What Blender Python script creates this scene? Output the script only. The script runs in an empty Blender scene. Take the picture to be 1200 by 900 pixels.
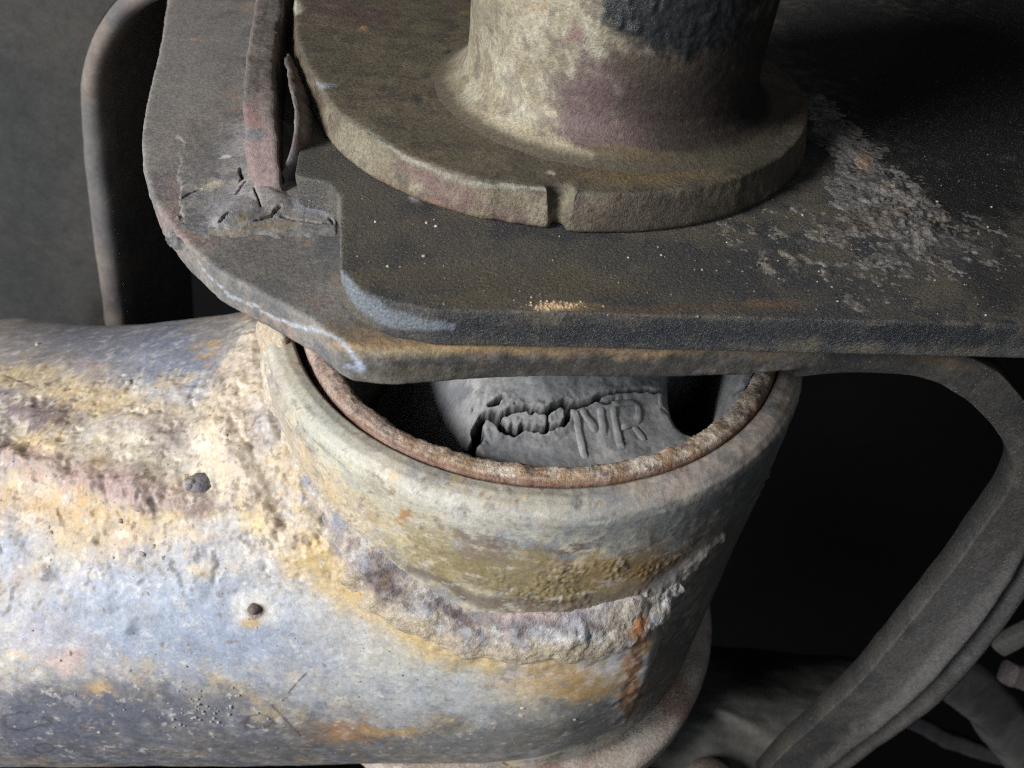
import bpy, bmesh, math, random
import numpy as np
from mathutils import Matrix, Vector
from mathutils.geometry import delaunay_2d_cdt

random.seed(7); RNG = np.random.default_rng(7)
S = bpy.context.scene
COL = S.collection
S.unit_settings.system = 'METRIC'
S.unit_settings.scale_length = 0.01            # 1 unit = 1 cm

# ---------------------------------------------------------------- camera
EL, ROLL = math.radians(43.06), math.radians(5.225)
CP = np.array([-.224, -8.013, 6.019]); FPX = 933.0
_ce, _se, _c, _s = math.cos(EL), math.sin(EL), math.cos(ROLL), math.sin(ROLL)
FW = np.array([0, _ce, -_se])
RT = _c*np.array([1, 0, 0]) + _s*np.array([0, _se, _ce])
UP = -_s*np.array([1, 0, 0]) + _c*np.array([0, _se, _ce])
cam = bpy.data.cameras.new('camera'); co = bpy.data.objects.new('camera', cam); COL.objects.link(co)
co.matrix_world = Matrix(((RT[0], UP[0], -FW[0], CP[0]), (RT[1], UP[1], -FW[1], CP[1]), (RT[2], UP[2], -FW[2], CP[2]), (0, 0, 0, 1)))
cam.sensor_width = 36.0; cam.lens = FPX/1200*36
cam.clip_start = .05; cam.clip_end = 400
cam.dof.use_dof = True; cam.dof.focus_distance = 7.7
cam.dof.aperture_fstop = (cam.lens/1000)/.05
S.camera = co

# ---------------------------------------------------------------- light: daylight from the open wheel arch at the left, plus added fills
W = bpy.data.worlds.new('World'); S.world = W; W.use_nodes = True
W.node_tree.nodes['Background'].inputs[0].default_value = (.75, .85, 1, 1)
W.node_tree.nodes['Background'].inputs[1].default_value = .014

def area(name, loc, aim, size, watts, color):
    l = bpy.data.lights.new(name, 'AREA'); l.shape = 'DISK'; l.size = size; l.energy = watts; l.color = color
    o = bpy.data.objects.new(name, l); COL.objects.link(o); o.location = loc
    o.rotation_euler = (Vector(aim)-Vector(loc)).to_track_quat('-Z', 'Y').to_euler()
    return o
area('daylight', (-36, -24, 25), (-1, -2, 0), 15.0, 27000, (1, .975, .95))
area('left_fill', (-31, -31, 4), (-1, -2, -1), 16.0, 10500, (.93, .97, 1))  # added fill lamp at front left, brightens arm and eye
area('front_fill', (8, -30, 22), (1, -1, 0), 16.0, 1100, (.9, .95, 1))  # added weak fill lamp, lifts the right side of the plate
vs = S.view_settings
S.display_settings.display_device = 'sRGB'
vs.view_transform = 'Standard'; vs.look = 'None'; vs.exposure = .17; vs.gamma = 1; vs.use_curve_mapping = False

# ---------------------------------------------------------------- numeric helpers
_perm = RNG.permutation(256); _perm = np.concatenate([_perm, _perm, _perm])
_g = RNG.normal(size=(256, 3)); _g /= np.linalg.norm(_g, axis=1)[:, None]
def perlin(p):
    p = np.asarray(p, float); i = np.floor(p).astype(int); f = p-i; i &= 255
    u = f*f*f*(f*(f*6-15)+10)
    out = 0
    for dx in (0, 1):
        for dy in (0, 1):
            for dz in (0, 1):
                h = _perm[_perm[_perm[(i[..., 0]+dx) & 255]+((i[..., 1]+dy) & 255)]+((i[..., 2]+dz) & 255)]
                g = _g[h]
                d = g[..., 0]*(f[..., 0]-dx)+g[..., 1]*(f[..., 1]-dy)+g[..., 2]*(f[..., 2]-dz)
                w = (u[..., 0] if dx else 1-u[..., 0])*(u[..., 1] if dy else 1-u[..., 1])*(u[..., 2] if dz else 1-u[..., 2])
                out = out+w*d
    return out*1.5
def fbm(p, scale, octv=4, seed=0, gain=.5):
    p = np.asarray(p, float)*scale+seed*17.31
    a, o = 1., 0
    for k in range(octv):
        o = o+a*perlin(p); p = p*2.03+5.7; a *= gain
    return o
def sst(a, b, x):
    t = np.clip((x-a)/(b-a), 0, 1); return t*t*(3-2*t)
def project(p):
    d = np.asarray(p, float)-CP; w = d@FW
    return np.stack([600+FPX*(d@RT)/w, 450-FPX*(d@UP)/w], -1)
def ray(q):
    return ((q[0]-600)/FPX)*RT-((q[1]-450)/FPX)*UP+FW
def onz(q, z):
    d = ray(q); return CP+d*((z-CP[2])/d[2])
def ony(q, y):
    d = ray(q); return CP+d*((y-CP[1])/d[1])
def seg_dist(q, pts, wid=None):
    """distance of 2D points to a polyline; with widths also the width at the nearest place"""
    best = np.full(q.shape[:-1], 1e9); bw = np.ones_like(best); bt = np.zeros_like(best)
    for k in range(len(pts)-1):
        a = np.array(pts[k], float); b = np.array(pts[k+1], float); ab = b-a
        t = np.clip(((q-a)@ab)/(ab@ab+1e-12), 0, 1)
        d = np.linalg.norm(q-(a+t[..., None]*ab), axis=-1); m = d < best
        best = np.where(m, d, best); bt = np.where(m, (k+t)/(len(pts)-1), bt)
        if wid is not None:
            bw = np.where(m, wid[k]*(1-t)+wid[k+1]*t, bw)
    return best, bw, bt
def in_poly(q, poly):
    x, y = q[..., 0], q[..., 1]; c = np.zeros(x.shape, bool); n = len(poly)
    for i in range(n):
        x1, y1 = poly[i]; x2, y2 = poly[(i+1) % n]
        if y1 == y2: continue
        c ^= ((y1 > y) != (y2 > y)) & (x < (x2-x1)*(y-y1)/(y2-y1)+x1)
    return c
def mixc(col, c, w):
    return col*(1-w[..., None])+np.array(c)*w[..., None]
def base_mix(P, cols, scale, seed, octv=5, warp=.5):
    """mottle: several colours competing through noise fields"""
    col = np.zeros(P.shape[:-1]+(3,))+np.array(cols[0][0])
    for k, (c, thr, soft) in enumerate(cols[1:]):
        n = fbm(P, scale*(1+.35*k), octv+1, seed+k*3.1, .62)
        col = mixc(col, c, sst(thr-soft, thr+soft, n))
    return col
def patches(P, col, plist, seed=0, warp=14, edge=.55, gr=.34):
    """stains and painted shade with ragged edges. entries: (cx, cy, rx, ry, deg, colour, strength)"""
    q = project(P)
    wx = fbm(P, 2.2, 6, seed+1, .6)*warp; wy = fbm(P, 2.2, 6, seed+2, .6)*warp
    grain = fbm(P, 6, 5, seed+3, .7)
    q = q+np.stack([wx, wy], -1)
    for (cx, cy, rx, ry, dg, c, s) in plist:
        a = math.radians(dg); dx, dy = q[..., 0]-cx, q[..., 1]-cy
        u = (dx*math.cos(a)+dy*math.sin(a))/rx; v = (-dx*math.sin(a)+dy*math.cos(a))/ry
        d = np.sqrt(u*u+v*v)+grain*gr
        col = mixc(col, c, s*(1-sst(1-edge, 1+edge*.5, d)))
    return col
def streak(P, col, pts, wid, c, s, seed=0, warp=10, soft=.6):
    q = project(P); n = np.stack([fbm(P, 2.5, 4, seed+5), fbm(P, 2.5, 4, seed+6)], -1)*warp
    d, w, t = seg_dist(q+n, pts, wid)
    return mixc(col, c, s*(1-sst(1-soft, 1+soft*.5, d/w+fbm(P, 6, 3, seed+7)*.3)))

# ---------------------------------------------------------------- object helpers
def empty(name, loc, label, cat, group=None, kind=None):
    o = bpy.data.objects.new(name, None); COL.objects.link(o); o.location = loc; o.empty_display_size = .3
    o['label'] = label; o['category'] = cat
    if group: o['group'] = group
    if kind: o['kind'] = kind
    return o
def link(name, me, mat, parent=None, kind=None, label=None):
    o = bpy.data.objects.new(name, me); COL.objects.link(o)
    if mat: me.materials.append(mat)
    if parent:
        o.parent = parent; o.matrix_parent_inverse = Matrix.Translation(-Vector(parent.location))
    if kind: o['kind'] = kind
    if label: o['label'] = label
    return o
def raw_mesh(name, V, quads=None, tris=None, col=None, smooth=True):
    me = bpy.data.meshes.new(name); V = np.asarray(V, np.float32)
    F = []
    loops, starts, tot, pos = [], [], [], 0
    for A, k in ((quads, 4), (tris, 3)):
        if A is not None and len(A):
            A = np.asarray(A, np.int32); loops.append(A.ravel()); starts.append(pos+np.arange(len(A))*k); tot.append(np.full(len(A), k)); pos += A.size
    loops = np.concatenate(loops); starts = np.concatenate(starts); tot = np.concatenate(tot)
    me.vertices.add(len(V)); me.vertices.foreach_set('co', V.ravel())
    me.loops.add(len(loops)); me.loops.foreach_set('vertex_index', loops)
    me.polygons.add(len(starts)); me.polygons.foreach_set('loop_start', starts.astype(np.int32)); me.polygons.foreach_set('loop_total', tot.astype(np.int32))
    if smooth: me.polygons.foreach_set('use_smooth', np.ones(len(starts), bool))
    me.update(calc_edges=True); me.validate()
    if col is not None and len(me.vertices) == len(V):
        at = me.color_attributes.new('Col', 'FLOAT_COLOR', 'POINT')
        c = np.ones((len(V), 4), np.float32); cc = np.asarray(col, np.float32).reshape(len(V), -1); c[:, :cc.shape[1]] = cc
        if cc.shape[1] == 3: c[:, 3] = 0
        at.data.foreach_set('color', c.ravel())
    return me
def grid_faces(M, N, wu=False, wv=False):
    i = np.arange(M if wu else M-1); j = np.arange(N if wv else N-1)
    I, J = np.meshgrid(i, j, indexing='ij'); I2, J2 = (I+1) % M, (J+1) % N
    return np.stack([I*N+J, I2*N+J, I2*N+J2, I*N+J2], -1).reshape(-1, 4)
def grid_mesh(name, V, col=None, wu=False, wv=False, keep=None, flip=False):
    M, N = V.shape[:2]; F = grid_faces(M, N, wu, wv)
    if keep is not None:
        k = keep.reshape(-1); F = F[k[F].all(1)]
    if flip: F = F[:, ::-1]
    V = V.reshape(-1, 3); col = None if col is None else np.asarray(col).reshape(len(V), -1)
    used = np.zeros(len(V), bool); used[F.ravel()] = True; idx = np.cumsum(used)-1
    return raw_mesh(name, V[used], quads=idx[F], col=None if col is None else col[used])
def normals(V, wu=False, wv=False):
    du = (np.roll(V, -1, 0)-np.roll(V, 1, 0)) if wu else np.gradient(V, axis=0)
    dv = (np.roll(V, -1, 1)-np.roll(V, 1, 1)) if wv else np.gradient(V, axis=1)
    n = np.cross(du, dv); return n/(np.linalg.norm(n, axis=-1, keepdims=True)+1e-12)
def ico(sub=1):
    bm = bmesh.new(); bmesh.ops.create_icosphere(bm, subdivisions=sub, radius=1)
    v = np.array([x.co[:] for x in bm.verts]); f = np.array([[y.index for y in x.verts] for x in bm.faces]); bm.free(); return v, f
def clump(name, items, mat, parent, kind='stuff', sub=1, label=None, rg=.22):
    """items: (position, (sx, sy, sz), colour). joined lumps"""
    v0, f0 = ico(sub); VV, FF, CC = [], [], []
    for k, (p, s, c) in enumerate(items):
        r = 1+rg*fbm(v0*1.3+k*3.7, 1, 3)
        th = RNG.uniform(0, 6.28); R = np.array([[math.cos(th), -math.sin(th), 0], [math.sin(th), math.cos(th), 0], [0, 0, 1]])
        VV.append((v0*r[:, None]*np.array(s))@R.T+np.array(p)); FF.append(f0+k*len(v0)); CC.append(np.tile(np.array(c, float), (len(v0), 1)))
    return link(name, raw_mesh(name, np.concatenate(VV), tris=np.concatenate(FF), col=np.concatenate(CC)), mat, parent, kind, label)

# ---------------------------------------------------------------- materials
def surface(name, rough=.75, rough_wet=.3, bumps=((30, .5, .02),), vary=(18, .55, 1.4), speck=None, metallic=0., spec=.4, pits=None):
    """colour from the mesh's own stain and shade layer x procedural grain; relief from noise. Col alpha = glossy places"""
    m = bpy.data.materials.new(name); m.use_nodes = True; nt = m.node_tree; N = nt.nodes; L = nt.links
    b = N['Principled BSDF']
    at = N.new('ShaderNodeVertexColor'); at.layer_name = 'Col'
    tc = N.new('ShaderNodeTexCoord')
    n1 = N.new('ShaderNodeTexNoise'); n1.inputs['Scale'].default_value = vary[0]; n1.inputs['Detail'].default_value = 6; n1.inputs['Roughness'].default_value = .7
    L.new(tc.outputs['Object'], n1.inputs['Vector'])
    mr = N.new('ShaderNodeMapRange'); mr.inputs['From Min'].default_value = .3; mr.inputs['From Max'].default_value = .7
    mr.inputs['To Min'].default_value = vary[1]; mr.inputs['To Max'].default_value = vary[2]; L.new(n1.outputs['Fac'], mr.inputs['Value'])
    mx = N.new('ShaderNodeVectorMath'); mx.operation = 'SCALE'; L.new(at.outputs['Color'], mx.inputs[0]); L.new(mr.outputs['Result'], mx.inputs['Scale'])
    ng = N.new('ShaderNodeTexNoise'); ng.inputs['Scale'].default_value = vary[0]*3.3; ng.inputs['Detail'].default_value = 4; ng.inputs['Roughness'].default_value = .75
    L.new(tc.outputs['Object'], ng.inputs['Vector'])
    mg = N.new('ShaderNodeMapRange'); mg.inputs['From Min'].default_value = .3; mg.inputs['From Max'].default_value = .7
    mg.inputs['To Min'].default_value = 1-.45*(vary[2]-1)-.08; mg.inputs['To Max'].default_value = 1+.45*(vary[2]-1)+.08; L.new(ng.outputs['Fac'], mg.inputs['Value'])
    mx2 = N.new('ShaderNodeVectorMath'); mx2.operation = 'SCALE'; L.new(mx.outputs['Vector'], mx2.inputs[0]); L.new(mg.outputs['Result'], mx2.inputs['Scale'])
    out = mx2.outputs['Vector']
    for sp in (speck or ()):
        sc, thr, c = sp
        n2 = N.new('ShaderNodeTexNoise'); n2.inputs['Scale'].default_value = sc; n2.inputs['Detail'].default_value = 3; n2.inputs['Roughness'].default_value = .6
        L.new(tc.outputs['Object'], n2.inputs['Vector'])
        r2 = N.new('ShaderNodeMapRange'); r2.inputs['From Min'].default_value = thr; r2.inputs['From Max'].default_value = thr+.06; L.new(n2.outputs['Fac'], r2.inputs['Value'])
        m2 = N.new('ShaderNodeMix'); m2.data_type = 'RGBA'; L.new(r2.outputs['Result'], m2.inputs['Factor']); L.new(out, m2.inputs['A']); m2.inputs['B'].default_value = (*c, 1)
        out = m2.outputs['Result']
    L.new(out, b.inputs['Base Color'])
    rr = N.new('ShaderNodeMapRange'); rr.inputs['To Min'].default_value = rough; rr.inputs['To Max'].default_value = rough_wet
    L.new(at.outputs['Alpha'], rr.inputs['Value'])
    ra = N.new('ShaderNodeMath'); ra.operation = 'MULTIPLY_ADD'; L.new(n1.outputs['Fac'], ra.inputs[0]); ra.inputs[1].default_value = .3; L.new(rr.outputs['Result'], ra.inputs[2])
    rs = N.new('ShaderNodeMath'); rs.operation = 'SUBTRACT'; rs.use_clamp = True; L.new(ra.outputs[0], rs.inputs[0]); rs.inputs[1].default_value = .15
    L.new(rs.outputs[0], b.inputs['Roughness'])
    b.inputs['Metallic'].default_value = metallic; b.inputs['Specular IOR Level'].default_value = spec
    prev = None
    for (sc, st, dist) in bumps:
        n3 = N.new('ShaderNodeTexNoise'); n3.inputs['Scale'].default_value = sc; n3.inputs['Detail'].default_value = 5; n3.inputs['Roughness'].default_value = .65
        L.new(tc.outputs['Object'], n3.inputs['Vector'])
        bp = N.new('ShaderNodeBump'); bp.inputs['Strength'].default_value = st; bp.inputs['Distance'].default_value = dist
        L.new(n3.outputs['Fac'], bp.inputs['Height'])
        if prev: L.new(prev, bp.inputs['Normal'])
        prev = bp.outputs['Normal']
    L.new(prev, b.inputs['Normal'])
    return m
M_ARM = surface('weathered_arm_paint', .5, .3, ((14, .15, .012), (40, .35, .010), (95, .4, .005)), (20, .78, 1.2), ((30, .70, (.16, .11, .09)),))
M_WELD = surface('corroded_weld', .6, .35, ((12, .6, .05), (45, .5, .018)), (12, .6, 1.35))
M_RING = surface('rusted_ring', .8, .5, ((25, .6, .03), (60, .5, .012)), (22, .55, 1.4))
M_RUB = surface('dusty_rubber', .9, .6, ((14, .25, .02), (55, .3, .008)), (9, .75, 1.2))
M_PLATE = surface('gritty_plate', .38, .2, ((38, .9, .026), (85, .8, .012)), (40, .45, 1.5), ((58, .63, (.24, .22, .18)), (26, .735, (.42, .37, .28))))
M_PLATE2 = surface('gritty_plate_left', .68, .3, ((30, .5, .02), (80, .5, .010)), (24, .6, 1.35), ((60, .65, (.28, .26, .23)), (22, .75, (.36, .28, .22))))
M_FLANGE = surface('dusty_flange', .55, .3, ((30, .6, .025), (75, .8, .012)), (34, .5, 1.45), ((52, .66, (.3, .25, .17)),), metallic=.2)
M_SHAFT = surface('plated_shaft', .5, .2, ((16, .25, .02), (60, .7, .012)), (30, .6, 1.35), ((62, .66, (.10, .085, .06)),), metallic=.25)
M_DIRT = surface('caked_dirt', .6, .35, ((18, .7, .05), (60, .8, .02)), (26, .4, 1.6), ((50, .66, (.3, .28, .26)),))
M_DARK = surface('underbody_paint', .75, .4, ((9, .2, .03), (30, .3, .02)), (3, .8, 1.2), spec=.2)
M_GRIT = surface('grit', .7, .5, ((60, .4, .01),), (20, .7, 1.3))

# ---------------------------------------------------------------- palette (linear)
OCH = (.47, .32, .155); OCH2 = (.52, .41, .25); CREAM = (.53, .465, .36); PALE = (.62, .61, .60); BLUE = (.34, .38, .47)
LBLUE = (.265, .31, .40); DBLUE = (.15, .165, .21); PURP = (.20, .155, .16); BRN = (.20, .13, .08); RUST = (.34, .14, .04)
GRN = (.40, .40, .31); OLIVE = (.22, .175, .08); GREY = (.26, .26, .26); DGREY = (.10, .10, .10); PINK = (.50, .36, .33)

# ================================================================ SETTING
# underbody stand-in: near-black sheet added so the gaps read black
g = np.stack(np.meshgrid(np.linspace(-90, 90, 50), np.linspace(-110, 60, 50), indexing='ij'), -1)
V = np.stack([g[..., 0], 24+1.5*fbm(np.stack([g[..., 0], g[..., 1], 0*g[..., 0]], -1), .06, 3)-.002*g[..., 0]**2, g[..., 1]], -1)
link('backdrop', grid_mesh('backdrop', V, np.zeros(V.shape)+(.006, .006, .007)), M_DARK, None, 'structure')

# ================================================================ CONTROL ARM
ARM = empty('control_arm', (-3, -1, -8), 'thick weathered steel control arm with ochre rust and blue grey paint and a round eye', 'suspension arm')
KX = [-7.5, -3.5, 0]
_q = [np.polyfit(KX, a, 2) for a in ([-.563, -.595, -.121], [-4.992, -4.498, -3.849], [3.657, 3.317, 3.626], [2.946, 3.758, 4.236])]
def arm_prm(x):
    xc = np.clip(x, -9, 1.5); return [np.polyval(c, xc) for c in _q]

SEAM = [(-30, 512), (0, 530), (60, 548), (120, 566), (180, 582), (235, 590)]
def cyl_pt(th, z, r): a = math.radians(th); return (r*math.sin(a), -r*math.cos(a), z)
WP = [(-80, .1), (-66, -.35), (-60, -.78), (-50, -1.1), (-40, -1.38), (-30, -1.62), (-20, -1.86), (-10, -2.08), (0, -2.06), (9, -1.98), (17, -1.98), (24, -1.92), (29, -1.86), (32, -1.78), (34, -1.72)]
WPX = [tuple(project(np.array(cyl_pt(th, z, 3.37)))) for th, z in WP[1:13]]
RIDGE = [(345, 625), (300, 575), (272, 520), (275, 460), (300, 402)]
def rock_w(q): return (1-sst(640, 780, q[..., 1]+.12*(q[..., 0]-200)))*sst(390, 450, q[..., 1])
def arm_col(P):
    q = project(P)
    col = base_mix(P, [((.49, .435, .355), 0, 0), (OCH2, .05, .4), ((.42, .41, .42), .2, .35), ((.36, .30, .27), .5, .3)], 1.1, 3)
    col = patches(P, col, [
        (60, 400, 130, 48, 4, (.25, .225, .22), .85), (210, 412, 130, 44, -4, (.22, .25, .33), .9), (130, 392, 120, 26, 0, (.17, .185, .235), .8),
        (285, 395, 60, 30, 0, (.30, .27, .22), .6),
        (245, 411, 16, 8, 0, OCH, .8), (110, 425, 20, 8, 10, PINK, .6), (60, 455, 110, 20, 12, OCH2, .55),
        (140, 470, 170, 22, 12, OCH2, .6), (40, 480, 60, 22, 15, PURP, .75), (60, 490, 30, 12, 0, (.14, .11, .12), .7), (30, 478, 40, 14, 15, (.17, .135, .145), .8), (150, 560, 26, 16, 20, (.25, .18, .175), .7), (180, 590, 18, 14, 0, (.26, .21, .22), .6), (265, 505, 20, 26, 10, (.30, .25, .25), .5), (165, 648, 26, 10, 0, (.26, .22, .2), .6), (60, 620, 16, 9, 20, (.24, .19, .15), .7), (190, 500, 40, 22, 15, (.36, .30, .28), .6),
        (110, 555, 100, 24, 14, PINK, .75), (60, 530, 70, 18, 14, OCH2, .7), (165, 520, 60, 30, 0, CREAM, .6), (200, 515, 28, 20, 20, PURP, .6),
        (100, 610, 150, 34, 14, OCH, .85), (70, 628, 80, 24, 6, OCH2, .7), (230, 640, 90, 30, 20, OCH2, .5), (280, 560, 50, 50, 0, CREAM, .5),
        (25, 640, 45, 30, 0, LBLUE, .8), (50, 675, 35, 40, 0, OCH2, .7), (60, 690, 80, 24, 0, CREAM, .35),
        (190, 725, 240, 84, 2, LBLUE, .95), (300, 735, 170, 66, 14, (.30, .345, .435), .85), (160, 690, 120, 40, 0, (.36, .395, .46), .6), (40, 740, 60, 26, 0, (.36, .35, .42), .6),
        (250, 645, 50, 16, 0, (.3, .32, .38), .6), (235, 670, 20, 10, 0, OCH2, .8),
        (400, 725, 110, 44, 25, (.50, .49, .45), .6), (520, 795, 130, 40, 10, (.46, .455, .41), .8), (470, 815, 150, 34, 3, (.38, .41, .44), .8),
        (140, 830, 280, 36, 2, (.115, .125, .155), .88), (60, 865, 220, 46, 0, (.10, .11, .15), .9), (330, 876, 260, 32, 0, (.115, .12, .14), .88),  # bottom band: shade of the downward side is in the colour
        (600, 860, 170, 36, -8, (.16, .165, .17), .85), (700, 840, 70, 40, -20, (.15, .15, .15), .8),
        (410, 860, 45, 15, 4, (.36, .20, .09), .9), (460, 862, 40, 10, 6, OCH, .7), (118, 818, 18, 10, 0, OCH, .8), (22, 771, 22, 10, 0, OCH2, .9),
        (82, 770, 26, 18, -10, PINK, .8), (640, 795, 70, 26, -6, OCH, .75), (690, 805, 50, 20, -10, (.42, .27, .11), .8),
        (560, 765, 50, 18, 24, OCH2, .6), (665, 745, 90, 14, 0, (.36, .31, .24), .6)], 11, 15, .8, .24)
    col = streak(P, col, [(290, 590), (340, 640), (400, 685), (450, 715), (500, 745), (560, 775)], [16, 26, 28, 26, 24, 18], (.56, .41, .19), .85, 4, 10, .9)
    col = streak(P, col, [(306, 392), (285, 430), (262, 478), (262, 540)], [14, 22, 30, 30], (.60, .50, .36), .8, 14, 8)
    col = streak(P, col, SEAM, [18]*6, (.27, .19, .185), .6, 9)
    col = streak(P, col, [(748, 740), (744, 790), (735, 825)], [13, 12, 12], (.30, .14, .05), .8, 12, 14)
    col = patches(P, col, [(298, 714, 30, 24, 0, (.58, .56, .52), .8), (293, 731, 13, 7, 0, OCH, .85), (298, 716, 11, 10, 0, (.13, .09, .07), .95)], 21, 3, .5)
    col = streak(P, col, WPX, [18]*len(WPX), (.42, .36, .30), .4, 66, 8, .95)
    col = streak(P, col, RIDGE, [20]*len(RIDGE), (.52, .44, .36), .7, 67, 8, .8)
    n = fbm(P, 2.8, 7, 61, .7)
    col = mixc(col, (.30, .27, .25), .5*sst(.50, .60, n)*rock_w(q)); col = mixc(col, (.66, .62, .55), .45*sst(-.52, -.64, n)*(.4+.6*rock_w(q)))
    n = fbm(P*np.array([.6, 1, 1]), 6, 6, 63, .7); col = mixc(col, (.20, .205, .23), .4*sst(.55, .68, n)*(1-rock_w(q))); col = mixc(col, (.62, .64, .68), .35*sst(-.5, -.7, n)*(1-rock_w(q))*(1-sst(780, 830, q[..., 1])))
    # tide lines of dried drips and a few short scratches
    q = project(P)
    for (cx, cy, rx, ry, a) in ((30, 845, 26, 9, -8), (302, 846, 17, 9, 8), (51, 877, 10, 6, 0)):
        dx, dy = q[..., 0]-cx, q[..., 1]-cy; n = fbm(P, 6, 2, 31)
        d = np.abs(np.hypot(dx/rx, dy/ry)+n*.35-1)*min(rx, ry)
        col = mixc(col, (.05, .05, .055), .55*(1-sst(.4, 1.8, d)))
    for pts in ([(318, 826), (330, 838), (352, 862)], [(338, 812), (350, 798), (358, 790)], [(5, 440), (35, 452)]):
        d, _, _ = seg_dist(q, pts); col = mixc(col, (.06, .055, .05), .8*(1-sst(.4, 1.5, d)))
    # pock marks of rust
    n = fbm(P, 9, 2, 40); col = mixc(col, BRN, .6*sst(.62, .8, n))
    n = fbm(P, 4, 6, 44, .65); col = col*(1+.16*np.clip(n, -1, 1))[..., None]; n = fbm(P, 7, 5, 47, .65); col = mixc(col, (.15, .12, .10), .65*sst(.48, .72, n)*rock_w(q)); col = mixc(col, (.66, .62, .56), .5*sst(-.55, -.9, n))
    return col

NU, NT = 500, 830
tt = np.concatenate([np.linspace(math.radians(-70), math.radians(128), NT-90), np.linspace(math.radians(130), math.radians(287), 90)])
# t measured from the front (-y) upwards
U = np.linspace(0, 1, NU)
zc = -3.85
X = np.zeros((NU, NT)); Y = np.zeros_like(X); Z = np.zeros_like(X)
front = np.cos(tt)
for it in range(2):
    if it == 0: xe = np.full(NT, 1.8)
    X = -9.2+(xe[None, :]+9.2)*U[:, None]
    cy, cz, ry, rz = arm_prm(X)
    Y = cy-ry*np.cos(tt)[None, :]; Z = cz+rz*np.sin(tt)[None, :]
    dz = np.abs(Z[-1]-(-3.9)); xe = 1.87-.16*(np.clip(dz-.9, 0, 9))**2; xe = np.clip(xe, -1.2, None)
Y = Y+np.where(X > 0, 3.75-np.sqrt(np.clip(3.75**2-X**2, .1, None)), 0)
edge = sst(-.22, 0, X-xe[None, :]); Y = Y+.26*edge**2
A = np.stack([X, Y, Z], -1)
Nn = normals(A); Nn *= np.sign((Nn[..., 1:2]*(-np.cos(tt))[None, :, None]+Nn[..., 2:3]*np.sin(tt)[None, :, None]))
q = project(A)
disp = .022*fbm(A, .8, 3, 2)+.003*fbm(A, 7, 3, 5)
rocky = 1-sst(640, 760, q[..., 1]+.12*(q[..., 0]-200)); rocky *= sst(400, 470, q[..., 1])
disp += rocky*(.05*fbm(A, 1.4, 4, 8, .5)+.010*fbm(A, 9, 4, 9, .65)-.035*sst(.3, .7, fbm(A, 4, 4, 16)))
d, w, t = seg_dist(q, SEAM, [24, 26, 26, 24, 22, 14])
disp += .15*np.exp(-(d/w)**2)*(1+.5*fbm(A, 3.0, 4, 12))
d, w, t = seg_dist(q, [(745, 735), (743, 790), (730, 835)]); disp += .035*np.exp(-(d/14)**2)*fbm(A, 3.5, 4, 20)
d2 = np.hypot(q[..., 0]-298, q[..., 1]-716); disp += .02*np.exp(-(d2/14)**2)
d, w, t = seg_dist(q, WPX); disp += .03*np.exp(-(d/20)**2)
d, w, t = seg_dist(q, [(x_, y_+26) for x_, y_ in WPX]); disp += .055*np.exp(-(d/20)**2)*(1+.8*fbm(A, 4, 4, 19))
d, w, t = seg_dist(q, RIDGE); disp += .10*np.exp(-(d/24)**2)*(1+.7*fbm(A, 3.5, 4, 18))
for (cx, cy_, r, h) in ((52, 672, 9, .06), (150, 735, 9, .05), (240, 505, 20, .06), (190, 510, 22, .07), (60, 498, 24, .08), (26, 476, 20, .06), (170, 560, 20, .08), (110, 600, 16, .04)):
    d2 = np.hypot(q[..., 0]-cx, q[..., 1]-cy_); disp += h*np.exp(-(d2/r)**2)
A = A+Nn*disp[..., None]
ARMV = A.copy()
rr = np.hypot(A[..., 0], A[..., 1])
keep = ~((rr < 3.12) | ((A[..., 1] > .3) & (A[..., 0] > -2.2)))
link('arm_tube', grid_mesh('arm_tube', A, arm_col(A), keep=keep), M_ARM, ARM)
# end return of the arm wall, from its cut edge in to the eye
E0 = A[-1]; k = (E0[:, 1] < -2.3) & (np.hypot(E0[:, 0], E0[:, 1]) > 3.1)
E0 = E0[k]; s_ = np.linspace(0, 1, 8)[:, None, None]
c0 = E0/np.hypot(E0[:, 0], E0[:, 1])[:, None]*np.array([1, 1, 0]); E1 = np.column_stack([c0[:, :2]*3.2, E0[:, 2]])
V = E0[None]*(1-s_)+E1[None]*s_+np.array([.05, 0, 0])*np.sin(s_*math.pi); V += .02*fbm(V, 6, 3, 50)[..., None]
link('cut_edge', grid_mesh('cut_edge', V, base_mix(V, [(RUST, 0, 0), (BRN, .1, .2), (OCH, .3, .2)], 3, 60)), M_WELD, ARM, label='rusty orange cut edge of the arm wall')

# ---- the eye (housing tube)
def revolve(profile, th):
    pr = np.array(profile, float); r, z = pr[:, 0], pr[:, 1]
    return np.stack([r[None, :]*np.sin(th)[:, None], -r[None, :]*np.cos(th)[:, None], np.broadcast_to(z[None, :], (len(th), len(z)))], -1)
def fine(profile, step):
    out = [np.array(profile[0], float)]
    for a, b in zip(profile[:-1], profile[1:]):
        a, b = np.array(a, float), np.array(b, float); n = max(1, int(np.linalg.norm(b-a)/step))
        out += [a+(b-a)*(i+1)/n for i in range(n)]
    return np.array(out)
TH = np.concatenate([np.linspace(-math.radians(115), math.radians(115), 800), np.linspace(math.radians(117), math.radians(243), 60)])
prof = fine([(2.985, -.09), (2.985, -.045), (3.005, -.008), (3.12, .0), (3.22, -.035), (3.29, -.10), (3.32, -.2), (3.325, -.45), (3.32, -1.2), (3.31, -3), (3.31, -6.05), (3.22, -6.18), (3.0, -6.2), (2.95, -6.2)], .021)
H = revolve(prof, TH)
Hn = H*np.array([1, 1, 0]); Hn = Hn/np.linalg.norm(Hn, axis=-1, keepdims=True)
hd = .008*fbm(H, 1.0, 3, 70)+.003*fbm(H, 9, 3, 71)
ez = H[..., 2]
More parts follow.
